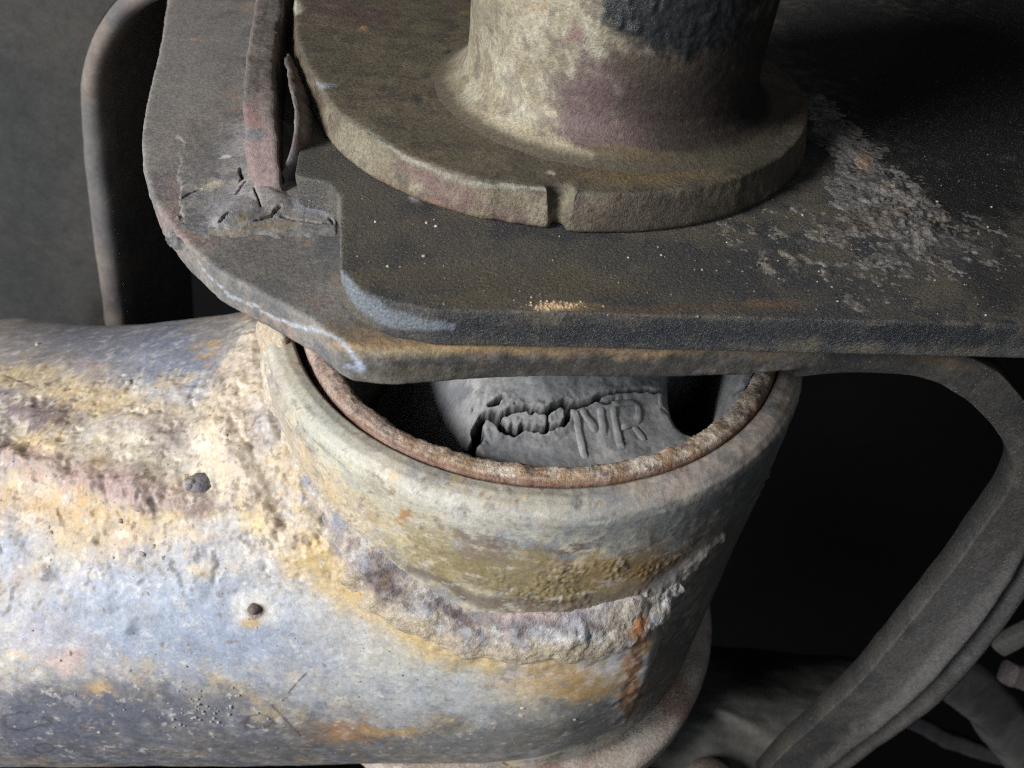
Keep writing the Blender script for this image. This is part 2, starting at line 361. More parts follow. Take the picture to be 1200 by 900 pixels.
hd += (.03*np.abs(fbm(H, 7, 5, 72, .65))*sst(-.1, .5, fbm(H, 1.6, 3, 76))+.006)*sst(-.45, -1.0, ez)*sst(-2.6, -1.9, ez)
d, w, t = seg_dist(project(H), [(740, 728), (775, 698), (812, 660), (846, 624)], [14, 12, 9, 4]); hd += .05*np.exp(-(d/w)**2)*(1+.6*fbm(H, 6, 4, 77))
d, w, t = seg_dist(project(H), WPX); hd += .05*np.exp(-(d/24)**2)*(ez < -.3)
hd *= sst(-.02, -.2, ez)*.8+.2
H = H+Hn*hd[..., None]+np.array([0, 0, 1])*((.006*fbm(H, 7, 3, 74))*(ez > -.3))[..., None]
def eye_col(P):
    q2 = project(P)
    col = base_mix(P, [((.42, .40, .33), 0, 0), ((.52, .48, .38), .02, .25), ((.27, .28, .29), .2, .25), (OCH2, .45, .2), ((.2, .16, .13), .55, .15)], 1.7, 80)
    col = patches(P, col, [
        (340, 460, 36, 50, 50, (.48, .44, .33), .7), (380, 500, 60, 28, 50, (.40, .42, .36), .7), (350, 560, 40, 60, -30, OCH2, .7), (450, 580, 90, 26, 35, (.46, .44, .34), .6),
        (560, 600, 90, 20, 16, (.48, .47, .42), .7), (420, 600, 60, 24, 40, OCH2, .55), (660, 612, 120, 14, 4, (.33, .33, .32), .6),
        (520, 655, 90, 34, 30, (.33, .27, .15), .75), (600, 672, 110, 34, 12, (.25, .20, .10), .85), (720, 678, 110, 34, -8, (.28, .19, .08), .85), (560, 640, 36, 18, 0, PURP, .5), (475, 610, 12, 8, 0, RUST, .6),
        (640, 690, 90, 16, 6, (.27, .22, .12), .7), (800, 655, 60, 16, -30, (.30, .15, .05), .85), (845, 632, 30, 10, -30, RUST, .6),
        (760, 610, 120, 22, -10, (.22, .23, .23), .8), (880, 540, 60, 60, -60, (.17, .17, .18), .8), (860, 650, 60, 120, 20, (.12, .125, .12), .85), (780, 790, 60, 80, 20, (.13, .13, .125), .9), (765, 790, 26, 22, -30, (.28, .22, .19), .8)], 85)  # dark right flank: the eye's shaded side painted in
    col = streak(P, col, [(480, 664), (560, 704), (620, 712), (680, 712), (740, 700), (795, 662), (830, 636)], [3, 8, 11, 12, 12, 9, 5], (.13, .10, .075), .8, 87, 5)
    col = streak(P, col, WPX, [22]*len(WPX), (.30, .26, .225), .6, 68, 8, .95)
    col = streak(P, col, [(730, 728), (770, 700), (810, 662), (846, 624)], [18, 15, 10, 4], (.34, .32, .30), .85, 69, 6, .5)
    col = streak(P, col, [(752, 742), (800, 712), (822, 690)], [5, 4, 2], (.30, .29, .28), .7, 70, 5, .5)
    z = P[..., 2]; n = fbm(P, 3, 4, 88)
    lip = sst(-.16, -.05, z)*sst(-.5, .3, n); th = np.degrees(np.arctan2(P[..., 0], -P[..., 1]))
    col = mixc(col, (.42, .39, .34), .45*lip)
    col = mixc(col, (.40, .31, .28), .5*lip*sst(5, 30, th))
    col = mixc(col, (.60, .58, .54), .25*np.exp(-((z+.11)/.05)**2)*sst(-.4, .3, fbm(P, 4, 3, 91)))  # highlight along the lip's outer edge, painted as a paler band
    n = fbm(P*np.array([.5, .5, 1.4]), 4.5, 7, 95, .7)
    col = mixc(col, (.17, .15, .13), .5*sst(.5, .6, n)); col = mixc(col, (.58, .55, .48), .45*sst(-.48, -.6, n)*sst(850, 760, q2[..., 0]))
    r = np.hypot(P[..., 0], P[..., 1])
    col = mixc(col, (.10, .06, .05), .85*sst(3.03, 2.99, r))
    n = fbm(P, 9, 2, 93); col = mixc(col, BRN, .6*sst(.6, .8, n))
    return col
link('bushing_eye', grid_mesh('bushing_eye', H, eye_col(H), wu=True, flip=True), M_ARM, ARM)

# ---- weld bead round the joint
def bead(name, path, rad, seg, npts, mat, colfn, lump, seed, out_of):
    pts = np.array(path, float); t = np.linspace(0, len(pts)-1, npts)
    c = np.stack([np.interp(t, np.arange(len(pts)), pts[:, i]) for i in range(3)], -1)
    for _ in range(12): c[1:-1] = (c[:-2]+2*c[1:-1]+c[2:])/4
    r = np.interp(t, np.arange(len(rad)), rad)
    T = np.gradient(c, axis=0); T /= np.linalg.norm(T, axis=1)[:, None]
    O = out_of(c); O -= (O*T).sum(1)[:, None]*T; O /= np.linalg.norm(O, axis=1)[:, None]; B = np.cross(T, O)
    a = np.linspace(0, 2*math.pi, seg, endpoint=False)
    V = c[:, None]+r[:, None, None]*(B[:, None]*np.cos(a)[None, :, None]+.36*O[:, None]*np.sin(a)[None, :, None])
    n = V-c[:, None]; n /= np.linalg.norm(n, axis=-1, keepdims=True)
    s = np.linspace(0, 1, npts)[:, None]; arcl = s*np.linalg.norm(np.diff(c, axis=0), axis=1).sum(); ripple = .012*np.sin((arcl+.25*fbm(V, 1.2, 2, seed+4))*2*math.pi/.42+1.2*np.cos(a)[None, :])*sst(-.2, .5, fbm(V, .9, 2, seed+5))
    V = V+n*(lump*fbm(V, 1.7, 3, seed)+.6*lump*fbm(V, 4, 4, seed+1)+.15*lump*fbm(V, 10, 3, seed+2)+ripple)[..., None]
    return grid_mesh(name, V, colfn(V), wv=True)
radial = lambda c: c*np.array([1, 1, 0])/np.linalg.norm(c*np.array([1, 1, 0]), axis=1)[:, None]+np.array([0, 0, .55])
def weld_col(P):
    col = base_mix(P, [((.34, .30, .275), 0, 0), ((.22, .18, .175), .1, .3), ((.46, .41, .33), .15, .3), ((.27, .28, .32), .3, .25), ((.50, .48, .46), .5, .2)], 1.8, 100)
    col = patches(P, col, [
        (452, 680, 26, 24, 30, (.10, .075, .085), .9), (380, 625, 34, 26, 40, (.26, .21, .25), .7), (330, 590, 34, 30, 40, (.45, .40, .38), .6), (300, 540, 36, 40, 0, (.58, .46, .36), .8), (300, 450, 40, 80, 0, (.56, .49, .38), .85), (330, 580, 26, 16, 0, LBLUE, .5),
        (500, 690, 40, 16, 30, (.55, .5, .45), .6), (560, 705, 60, 14, 14, (.32, .33, .40), .7), (600, 730, 90, 12, 8, (.15, .14, .16), .7), (530, 720, 46, 10, 30, (.12, .09, .09), .8),
        (620, 720, 40, 18, 0, PINK, .5), (690, 715, 60, 20, 0, (.35, .33, .35), .6), (680, 745, 50, 10, 0, (.55, .55, .56), .7),
        (735, 725, 30, 24, 0, (.45, .40, .32), .6), (750, 740, 14, 26, 0, RUST, .9), (790, 690, 46, 14, -40, (.42, .38, .36), .6), (830, 650, 34, 14, -40, (.28, .27, .29), .7), (600, 692, 60, 8, 10, (.45, .36, .28), .6)], 105)
    col = mixc(col, BRN, .6*sst(.55, .75, fbm(P, 6, 3, 109)))
    d, w, t = seg_dist(project(P), WPX); col = mixc(col, (.44, .36, .25), .75*sst(15, 31, d+9*fbm(P, 3, 4, 112))*sst(760, 700, project(P)[..., 0]))
    return col
WR = [.26, .36, .44, .44, .46, .44, .40, .33, .34, .36, .37, .36, .26, .12]
me = bead('weld_bead', [cyl_pt(th, z, float(np.interp(th, [-60, -45, -30, 20, 30, 36], [3.25, 3.34, 3.44, 3.46, 3.40, 3.34]))) for th, z in WP], WR, 120, 480, M_WELD, weld_col, .055, 110, radial)
link('weld_bead', me, M_WELD, ARM)
WP2 = [(25, -2.2), (29.5, -2.75), (31.5, -3.4), (32.5, -4.2), (32, -4.9)]
me = bead('end_weld', [cyl_pt(th, z, 3.42) for th, z in WP2], [.26, .2, .16, .14, .08], 32, 220, M_WELD,
          lambda P: base_mix(P, [(OCH, 0, 0), (RUST, .0, .2), ((.42, .36, .3), .2, .2), (BRN, .3, .2)], 2.5, 120), .06, 121, radial)
link('end_weld', me, M_WELD, ARM, label='rusty orange weld at the arm end')

# ---- weld spatter on the arm
vis = ARMV[:, tt < math.radians(128)].reshape(-1, 3); vq = project(vis); vd = (vis-CP)@FW
def on_arm(px, py):
    d = np.hypot(vq[:, 0]-px, vq[:, 1]-py); m = np.where(d < d.min()+2.5)[0]; return vis[m[np.argmin(vd[m])]]
sp = []
big = [(82, 768, .07, PINK), (70, 776, .05, PINK), (172, 697, .045, (.3, .3, .3)), (54, 616, .05, (.5, .5, .45)), (60, 622, .04, BRN), (42, 402, .05, (.4, .4, .38)), (120, 716, .035, GREY), (238, 838, .05, GREY), (272, 846, .04, GREY), (115, 860, .05, PINK), (196, 826, .035, GREY), (152, 788, .04, GREY), (153, 803, .035, GREY), (270, 820, .035, GREY), (300, 848, .03, GREY), (122, 880, .03, GREY), (85, 882, .03, GREY), (165, 648, .06, (.35, .33, .32)), (180, 640, .05, (.4, .38, .35)), (190, 652, .04, PURP), (160, 600, .05, PURP), (148, 448, .06, (.45, .42, .4)), (140, 610, .05, BRN), (400, 820, .04, CREAM), (420, 800, .035, BRN), (612, 832, .05, CREAM), (610, 840, .04, OCH), (675, 845, .045, GREY), (280, 775, .03, BRN), (345, 750, .035, GREY), (212, 800, .03, GREY), (230, 822, .03, GREY), (330, 822, .04, GREY)]
for (px, py, r, c) in big: sp.append((on_arm(px, py)+np.array([0, r*.5, -r*.3]), (r*.85, r*.85, r*.7), tuple(.6*x+.4*y for x, y in zip(c, (.40, .34, .27)))))
for k in range(420):
    px, py = RNG.uniform(0, 640), RNG.uniform(390, 890)
    if py > 600 and RNG.random() < .55 and not (190 < px < 290 and 810 < py < 870): continue
    if px > 300 and py < 720: continue
    r = .006+.013*RNG.random()**3+.003
    c = [(.34, .33, .33), (.36, .29, .22), (.5, .45, .36), (.22, .18, .16)][RNG.integers(4)]
    if py > 740: c = (.2, .205, .225)
    sp.append((on_arm(px, py)+np.array([0, r*.35, -r*.3]), (r, r, r*.7), c))
for k in range(40):
    px, py = 240+RNG.normal()*26, 832+RNG.normal()*14; r = .012+.014*RNG.random()
    sp.append((on_arm(px, py), (r, r, r*.8), (.3, .3, .32)))
clump('weld_spatter', sp, M_WELD, ARM, sub=2)
p = on_arm(233, 572)
p = p+np.array([0, .07, -.04])
clump('weld_lump', [(p+np.array([0, .05, 0]), (.16, .17, .13), (.17, .165, .18)), (p+np.array([.13, .03, -.04]), (.10, .09, .09), (.27, .2, .17)), (p+np.array([-.1, .0, .06]), (.10, .09, .08), (.32, .29, .28))], M_WELD, ARM, kind=None, sub=4, rg=.1, label='dark round lump of weld metal')
p = on_arm(298, 716)
clump('stud', [(p, (.075, .075, .06), (.15, .11, .09))], M_WELD, ARM, kind=None, sub=3, rg=.12, label='small brown stud ringed by pale rust')

# ================================================================ BUSHING pressed into the eye
BUSH = empty('rubber_bushing', (0, 0, -6.2), 'cracked grey rubber bushing with raised letters inside a rusty ring', 'bushing')
pr = fine([(2.735, -1.6), (2.735, -.06), (2.75, .005), (2.79, .04), (2.85, .052), (2.93, .042), (2.975, .012), (2.985, -.04), (2.985, -.3)], .016)
R_ = revolve(pr, TH); Rn = R_*np.array([1, 1, 0]); Rn /= np.linalg.norm(Rn, axis=-1, keepdims=True)
e = sst(-.15, 0, R_[..., 2]); R_ = R_-Rn*(.085*sst(-28, -62, np.degrees(np.arctan2(R_[..., 0], -R_[..., 1])))*sst(-.7, -.2, -np.abs(R_[..., 2])))[..., None]
R_ = R_-Rn*((.024*fbm(R_, 5, 4, 130)+.02*np.abs(fbm(R_, 14, 3, 131)))*e*sst(2.95, 2.8, np.hypot(R_[..., 0], R_[..., 1])))[..., None]+np.array([0, 0, 1])*((.02*fbm(R_, 4, 4, 132))*e)[..., None]
def ring_col(P):
    th = np.degrees(np.arctan2(P[..., 0], -P[..., 1]))
    col = base_mix(P, [((.48, .37, .28), 0, 0), ((.66, .58, .48), .05, .25), ((.38, .26, .17), .2, .25), (PURP, .4, .2)], 3, 135)
    n = fbm(P, 2.5, 4, 139)
    col = mixc(col, (.30, .215, .18), .7*sst(-12, -42, th+14*n))
    col = mixc(col, (.52, .46, .38), .5*sst(20, 50, th+20*n)*sst(-.2, .3, fbm(P, 8, 2, 140)))
    col = mixc(col, (.08, .06, .045), .7*sst(22, 45, th)*sst(.1, .4, fbm(P, 7, 3, 141)))
    r = np.hypot(P[..., 0], P[..., 1])
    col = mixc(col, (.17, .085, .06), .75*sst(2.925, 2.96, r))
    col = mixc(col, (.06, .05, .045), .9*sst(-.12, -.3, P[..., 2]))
    return col
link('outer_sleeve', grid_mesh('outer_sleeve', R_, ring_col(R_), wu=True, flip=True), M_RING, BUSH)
h = .0125
gx, gy = np.meshgrid(np.arange(-2.75, 2.7501, h), np.arange(-2.75, 1.2, h), indexing='ij'); r = np.hypot(gx, gy)
Z = -.34+.42*sst(2.3, 1.1, r)+.05*sst(2.45, 2.72, r)
V = np.stack([gx, gy, Z], -1); nz = fbm(V, 1.6, 5, 150)
V[..., 2] += .03*nz+.006*fbm(V, 9, 3, 151)
q = project(V); jag = np.stack([fbm(V, 5, 5, 152, .65), fbm(V, 5, 5, 153, .65)], -1)*6; qq = q+jag*(.3+.7*sst(690, 655, q[..., 0]))[..., None]
V[..., 2] += .3*sst(838, 866, q[..., 0])*(gx > 0)*sst(2.0, 2.3, r); V[..., 2] -= 2.1*np.clip((562-q[..., 0])/100, 0, 3)**1.3*(gx < 0)
gapL = sst(0, 14, -seg_dist(q, [(400, 430), (470, 478), (520, 512), (562, 534)])[0]+np.interp(q[..., 0], [430, 480, 540, 575], [40, 30, 14, 2]))*(gx < -.1)
gapR = in_poly(q+.35*jag, [(786, 380), (856, 380), (850, 445), (846, 468), (834, 486), (812, 493), (796, 480), (788, 455)])
soft = 1-sst(0, 26, seg_dist(q, [(812, 380), (812, 450), (818, 474)])[0]-14)
V[..., 2] -= 2.2*gapL+.45*soft; V[..., 2] = np.where(gapR, -3.2, V[..., 2])
cr = [([(784, 459), (757, 459), (728, 459), (703, 464), (695, 470), (680, 474), (658, 476), (642, 479), (632, 482), (612, 479), (598, 483), (588, 488), (578, 485), (566, 489), (560, 499), (555, 513), (552, 526)],
       [.8, 1, 1.3, 1.8, 2.4, 3.2, 4.2, 5, 3.4, 4.2, 3.8, 2.6, 5, 6, 9, 10, 6]),
      ([(576, 492), (592, 503), (604, 506), (620, 504), (634, 506), (648, 503), (662, 499), (667, 490), (660, 479)], [5, 5, 5.4, 4.4, 4.8, 4, 2.4, 2, 3]),
      ([(642, 480), (641, 488), (644, 500)], [2, 1.6, 2]), ([(622, 482), (622, 488)], [1.6, .6]), ([(572, 474), (582, 471), (594, 466)], [1.3, 2, 1]), ([(560, 470), (556, 476)], [1.6, 1.2]),
      ([(588, 487), (584, 491)], [1.6, 1]), ([(700, 470), (712, 474), (722, 468)], [1, 1, .6]), ([(776, 481), (790, 489), (801, 496)], [.9, .9, .5])]
crack = np.zeros_like(gx); near = np.zeros_like(gx)
for pts, wd in cr:
    d, w, t = seg_dist(qq, pts, [.85*x_ for x_ in wd]); crack = np.maximum(crack, 1-sst(.8, 1.1, d/w)); near = np.maximum(near, np.exp(-((d-w)/7)**2)*(d > w))
for _ in range(2): crack = (crack+np.roll(crack, 1, 0)+np.roll(crack, -1, 0))/3; crack = (crack+np.roll(crack, 1, 1)+np.roll(crack, -1, 1))/3
V[..., 2] += .03*near*(1-crack); V[..., 2] -= .42*sst(.15, .8, crack)
col = base_mix(V, [((.31, .315, .32), 0, 0), ((.25, .26, .275), .0, .3), ((.38, .38, .38), .3, .25), ((.2, .205, .22), .45, .2)], 1.6, 155)
col = mixc(col, (.19, .205, .245), .6*sst(565, 500, q[..., 0])); col = mixc(col, (.40, .40, .395), .55*np.exp(-((q[..., 1]-490)/16)**2)*np.exp(-((q[..., 0]-620)/50)**2))  # left flank tinted dark and bluish, standing in for the sleeve's shadow
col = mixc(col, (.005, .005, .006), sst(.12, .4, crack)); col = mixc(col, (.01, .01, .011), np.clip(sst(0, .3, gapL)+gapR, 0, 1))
RUBV = V; RUBQ = q
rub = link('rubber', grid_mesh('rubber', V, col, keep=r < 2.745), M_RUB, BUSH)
# raised moulded letters: each a bevelled stroke following the rubber
_rv = RUBV.reshape(-1, 3); _rq = RUBQ.reshape(-1, 2)
def on_rub(p):
    d = np.hypot(_rq[:, 0]-p[0], _rq[:, 1]-p[1]); return _rv[np.argmin(d)]
def letter(strokes, wd, hgt):
    VV, FF, n0 = [], [], 0
    for pts in strokes:
        pts = np.array(pts, float); L = np.concatenate([[0], np.cumsum(np.linalg.norm(np.diff(pts, axis=0), axis=1))])
        t = np.linspace(0, L[-1], max(6, int(L[-1]/2))); P2 = np.stack([np.interp(t, L, pts[:, i]) for i in (0, 1)], -1)
        c = np.array([on_rub(p) for p in P2])
        for _ in range(4): c[1:-1] = (c[:-2]+2*c[1:-1]+c[2:])/4
        T = np.gradient(c, axis=0); T /= np.linalg.norm(T, axis=1)[:, None]; B = np.cross(T, [0, 0, 1.]); B /= np.linalg.norm(B, axis=1)[:, None]
        prof = np.array([(-1.25, -.05), (-1, .35), (-.72, .9), (-.3, 1.05), (.3, 1.05), (.72, .9), (1, .35), (1.25, -.05)])
        endh = np.minimum(1, np.minimum(np.arange(len(c)), np.arange(len(c))[::-1])*.6+.05)[:, None]
        V = c[:, None]+B[:, None]*(prof[:, 0]*wd)[None, :, None]*(.75+.25*endh[..., None])+np.array([0, 0, 1])*(prof[None, :, 1]*hgt*endh)[..., None]
        V += .007*fbm(V, 7, 3, 158)[..., None]
        VV.append(V.reshape(-1, 3)); FF.append(grid_faces(*V.shape[:2])+n0); n0 += V.shape[0]*V.shape[1]
    VV = np.concatenate(VV); col = base_mix(VV, [((.33, .335, .34), 0, 0), ((.27, .275, .29), .1, .3), ((.39, .39, .39), .3, .25)], 2.5, 159)
    o = link('letter', raw_mesh('letter', VV, quads=np.concatenate(FF)[:, ::-1], col=col), M_RUB); o.parent = rub; return o
letter([[(674, 482), (679, 510), (686, 538)], [(682, 481), (700, 506)], [(704, 478), (708, 511)]], .040, .024)
letter([[(718, 476), (722, 500), (728, 526)], [(717, 475), (742, 471), (749, 479), (746, 494), (727, 501)], [(743, 498), (755, 516)]], .038, .022)
letter([[(773, 464), (775, 479)], [(776, 480), (786, 486), (800, 494)]], .026, .016)
# inner sleeve that meets the bracket above
pr = fine([(.62, -.4), (.62, 1.5), (.7, 1.54), (1.02, 1.54), (1.1, 1.5), (1.1, -.4)], .08)
V = revolve(pr, np.linspace(0, 2*math.pi, 96, endpoint=False)); V += .006*fbm(V, 4, 3, 161)[..., None]
link('inner_sleeve', grid_mesh('inner_sleeve', V, base_mix(V, [((.2, .2, .19), 0, 0), (BRN, .2, .3)], 1.5, 162), wu=True, flip=True), M_RING, BUSH)
pr = fine([(2.9, -6.25), (3.0, -6.42), (3.62, -6.46), (3.72, -6.55), (3.72, -6.95), (3.6, -7.02), (1.2, -7.05)], .08)
V = revolve(pr, np.linspace(0, 2*math.pi, 200, endpoint=False)); V += .01*fbm(V, 3, 3, 164)[..., None]
link('lower_flange', grid_mesh('lower_flange', V, base_mix(V, [((.42, .36, .31), 0, 0), ((.3, .2, .16), .2, .3), ((.5, .45, .4), .3, .3)], 1, 165), wu=True, flip=True), M_RING, BUSH)

# ================================================================ BRACKET
BR = empty('mounting_bracket', (1, 0, -8), 'dark gritty pressed steel bracket with stacked plates above the rubber bushing', 'bracket')
def resample(pts, step):
    pts = np.array(pts+[pts[0]], float); L = np.concatenate([[0], np.cumsum(np.linalg.norm(np.diff(pts, axis=0), axis=1))])
    t = np.linspace(0, L[-1], int(L[-1]/step), endpoint=False); return np.stack([np.interp(t, L, pts[:, i]) for i in (0, 1)], -1)
def plate(name, outline, z0, z1, bev, colfn, mat, parent, step=.04, hgrid=.05, seed=0, rough=.012, smooth=6, fine_box=None, taper=0., wob=.008):
    o = resample(outline, step)
    for _ in range(smooth): o = (np.roll(o, 1, 0)+2*o+np.roll(o, -1, 0))/4
    if np.sum(o[:, 0]*np.roll(o[:, 1], -1)-np.roll(o[:, 0], -1)*o[:, 1]) < 0: o = o[::-1].copy()
    T = np.roll(o, -1, 0)-np.roll(o, 1, 0); T /= np.linalg.norm(T, axis=1)[:, None]; n = np.stack([-T[:, 1], T[:, 0]], -1)  # inward
    for _ in range(3): n = (np.roll(n, 1, 0)+n+np.roll(n, -1, 0)); n /= np.linalg.norm(n, axis=1)[:, None]
    K = len(o); lev = [(bev, z0), (0.3*bev, z0+.3*bev), (0, z0+bev)]
    m = max(2, int((z1-z0-2*bev)/.03)); lev += [(taper*(j+1)/m, z0+bev+(z1-z0-2*bev)*(j+1)/m) for j in range(m)]
    lev += [(taper+.13*bev, z1-.5*bev), (taper+.45*bev, z1-.15*bev), (taper+bev, z1)]
    rings = [np.column_stack([o+n*a, np.full(K, z)]) for a, z in lev]
    V = np.concatenate(rings); nn = np.concatenate([np.column_stack([-n, np.zeros(K)])]*len(lev))
    amp = rough*fbm(V, 3, 4, seed)+wob*fbm(V, 11, 3, seed+1); V = V+nn*amp[:, None]; V[:, 2] += np.where(V[:, 2] > z1-bev, .5*rough*fbm(V, 4, 3, seed+2), 0)
    Q = []
    i = np.arange(K); i2 = (i+1) % K
    for l in range(len(lev)-1): Q.append(np.stack([l*K+i, l*K+i2, (l+1)*K+i2, (l+1)*K+i], -1))
    inner = V[-K:, :2]
    lo, hi = inner.min(0), inner.max(0)
    G = np.stack(np.meshgrid(np.arange(lo[0], hi[0], hgrid), np.arange(lo[1], hi[1], hgrid)), -1).reshape(-1, 2)
    if fine_box:
        x0, x1, y0, y1, hf = fine_box; G = G[~((G[:, 0] > x0) & (G[:, 0] < x1) & (G[:, 1] > y0) & (G[:, 1] < y1))]
        G = np.concatenate([G, np.stack(np.meshgrid(np.arange(x0, x1, hf), np.arange(y0, y1, hf)), -1).reshape(-1, 2)])
    G = G+RNG.normal(size=G.shape)*hgrid*.06
    G = G[in_poly(G, o)]
    dmin = np.full(len(G), 1e9)
    for k in range(0, K, 1): dmin = np.minimum(dmin, (G[:, 0]-inner[k, 0])**2+(G[:, 1]-inner[k, 1])**2)
    G = G[dmin > (step*.7)**2]
    G = G[in_poly(G, inner)]
    pts = [Vector(p) for p in np.concatenate([inner, G])]
    vo, _, fo, ov, _, _ = delaunay_2d_cdt(pts, [], [list(range(K))], 1, 1e-7, True)
    base = len(V); top = np.array([[v.x, v.y, z1] for v in vo]); src = [x[0] if x else -1 for x in ov]
    remap = np.zeros(len(vo), int); extra = []
    for a, s in enumerate(src):
        if 0 <= s < K: remap[a] = base-K+s
        else: remap[a] = base+len(extra); extra.append(top[a])
    extra = np.array(extra); extra[:, 2] += .5*rough*fbm(extra, 4, 3, seed+2)+.4*rough*fbm(extra, 1, 2, seed+3)
    tri = remap[np.array([list(f) for f in fo if len(f) == 3])]
    _all = np.concatenate([V, extra]); tri = tri[in_poly(_all[tri][:, :, :2].mean(1), inner)]
    a, b, c = (_all[tri[:, k]] for k in range(3))
    fl = ((b-a)[:, 0]*(c-a)[:, 1]-(b-a)[:, 1]*(c-a)[:, 0]) < 0; tri[fl] = tri[fl][:, ::-1]
    cen = np.array([[o[:, 0].mean(), o[:, 1].mean(), z0]])
    VV = np.concatenate([V, extra])
    me = raw_mesh(name, VV, quads=np.concatenate(Q), tris=tri, col=colfn(VV))
    ob = link(name, me, mat, parent)
    bmx = bmesh.new(); bmx.from_mesh(me); bmx.verts.ensure_lookup_table()
    try: bmx.faces.new([bmx.verts[k] for k in range(K)][::-1]).smooth = False
    except ValueError: pass
    bmx.to_mesh(me); bmx.free()
    return ob
ZL0, ZL1, ZT = 1.55, 1.93, 2.30
low = [onz(p, 1.6)[:2].tolist() for p in [(205, 0), (195, 80), (180, 150), (174, 190), (176, 230), (190, 272), (215, 308), (260, 352), (320, 384), (370, 412), (404, 441)]]
low = [(-6.9, 7.0)]+low+[(-1.44, -3.40), (-1.2, -3.40), (-.92, -3.33), (-.5, -3.22), (.05, -3.12), (.92, -3.02), (1.7, -2.88), (2.2, -2.76), (2.6, -2.62), (3.0, -2.56), (3.0, 7.0)]
def low_col(P):
    col = base_mix(P, [((.135, .13, .125), 0, 0), ((.18, .17, .155), .05, .25), ((.10, .10, .105), .25, .25), ((.21, .155, .125), .5, .2)], 1.6, 200)
    col = patches(P, col, [
        (235, 60, 60, 90, 10, (.13, .125, .12), .7), (230, 150, 60, 60, 0, (.17, .15, .13), .6), (210, 220, 30, 20, 30, (.2, .15, .14), .6), (205, 265, 24, 40, -20, (.21, .15, .135), .6), (310, 320, 90, 50, 20, (.105, .10, .095), .6),
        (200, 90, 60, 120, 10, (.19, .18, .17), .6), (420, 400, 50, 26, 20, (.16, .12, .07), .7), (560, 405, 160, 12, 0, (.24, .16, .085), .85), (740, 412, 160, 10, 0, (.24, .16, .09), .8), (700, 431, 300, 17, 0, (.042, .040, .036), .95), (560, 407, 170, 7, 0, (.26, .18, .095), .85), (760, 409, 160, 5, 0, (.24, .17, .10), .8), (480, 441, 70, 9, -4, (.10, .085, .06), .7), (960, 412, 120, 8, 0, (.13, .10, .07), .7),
        (232, 45, 8, 3, 0, (.45, .25, .16), .9), (480, 415, 60, 8, -4, (.30, .24, .14), .6)], 205, 9)
    # bare worn edge
    col = streak(P, col, [(228, 305), (270, 345), (320, 372), (355, 384), (375, 386), (400, 400), (412, 418), (424, 432)], [.8, 1, 1.6, 2.6, 2.6, 2.2, 2.2, 4], (.34, .37, .42), .75, 207, 3)
    col = streak(P, col, [(395, 396), (412, 412), (426, 432), (404, 428)], [1.5, 2, 4.5, 2], (.30, .34, .44), .65, 208, 3)
    return np.concatenate([col*1.3, (.35*sst(.2, .5, fbm(P, 3, 3, 209)))[..., None]], -1)
plate('lower_plate', low, ZL0, ZL1, .045, low_col, M_PLATE2, BR, .03, .05, 210, .005, 5, (-3.9, -.8, -3.5, 0, .026))
topo = [onz(p, ZT)[:2].tolist() for p in [(345, 206), (386, 214), (398, 232), (398, 318), (420, 338), (452, 352), (510, 363), (600, 365), (750, 369), (900, 373), (1200, 381)]]
topo = [(-4.6, 11.0), (-2.42, -1.30)]+topo+[(5.2, -2.66), (9.5, -2.2), (9.5, 11.0)]
def top_col(P):
    col = base_mix(P, [((.080, .076, .070), 0, 0), ((.11, .10, .08), .05, .25), ((.055, .057, .061), .25, .25)], 1.8, 220)
    col = patches(P, col, [
        (430, 260, 60, 60, 0, (.10, .09, .075), .6), (600, 330, 200, 18, 2, (.10, .085, .06), .7), (640, 300, 200, 24, 0, (.10, .094, .078), .5), (560, 355, 60, 10, 0, (.12, .095, .06), .6),
        (655, 357, 26, 5, 0, (.55, .43, .25), .95), (640, 359, 12, 4, 0, (.6, .47, .3), .9), (690, 360, 30, 4, 0, (.3, .2, .1), .6), (800, 362, 140, 6, 0, (.12, .085, .055), .6), (900, 355, 40, 7, 0, (.2, .12, .07), .6),
        (820, 320, 70, 40, 0, (.055, .055, .058), .6), (1100, 110, 170, 130, 0, (.010, .011, .012), .97), (1200, 60, 170, 190, 0, (.010, .011, .012), .95), (1140, 220, 100, 60, 10, (.014, .015, .016), .92), (980, 40, 90, 60, 0, (.03, .032, .034), .8), (1180, 330, 60, 40, 0, (.03, .03, .032), .7),  # far right: black undercoat, with its shadow put into the colour too
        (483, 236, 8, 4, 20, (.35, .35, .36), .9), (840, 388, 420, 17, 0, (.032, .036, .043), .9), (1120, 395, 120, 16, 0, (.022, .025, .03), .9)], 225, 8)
    col = streak(P, col, [(398, 322), (420, 350), (450, 370), (490, 381), (530, 384)], [5, 11, 11, 8, 4], (.19, .22, .255), .85, 227, 3, .45)
    col = streak(P, col, [(398, 228), (398, 318)], [4, 4], (.17, .16, .14), .7, 228, 3)
    col = col*1.12
    al = .95*sst(366, 374, project(P)[..., 1])*sst(480, 540, project(P)[..., 0])
    return np.concatenate([col, np.clip(al, 0, 1)[..., None]], -1)
plate('upper_plate', topo, 1.945, ZT, .022, top_col, M_PLATE, BR, .03, .05, 230, .005, 3, (-2.0, 1.8, -3.4, -1.6, .03), wob=.005)

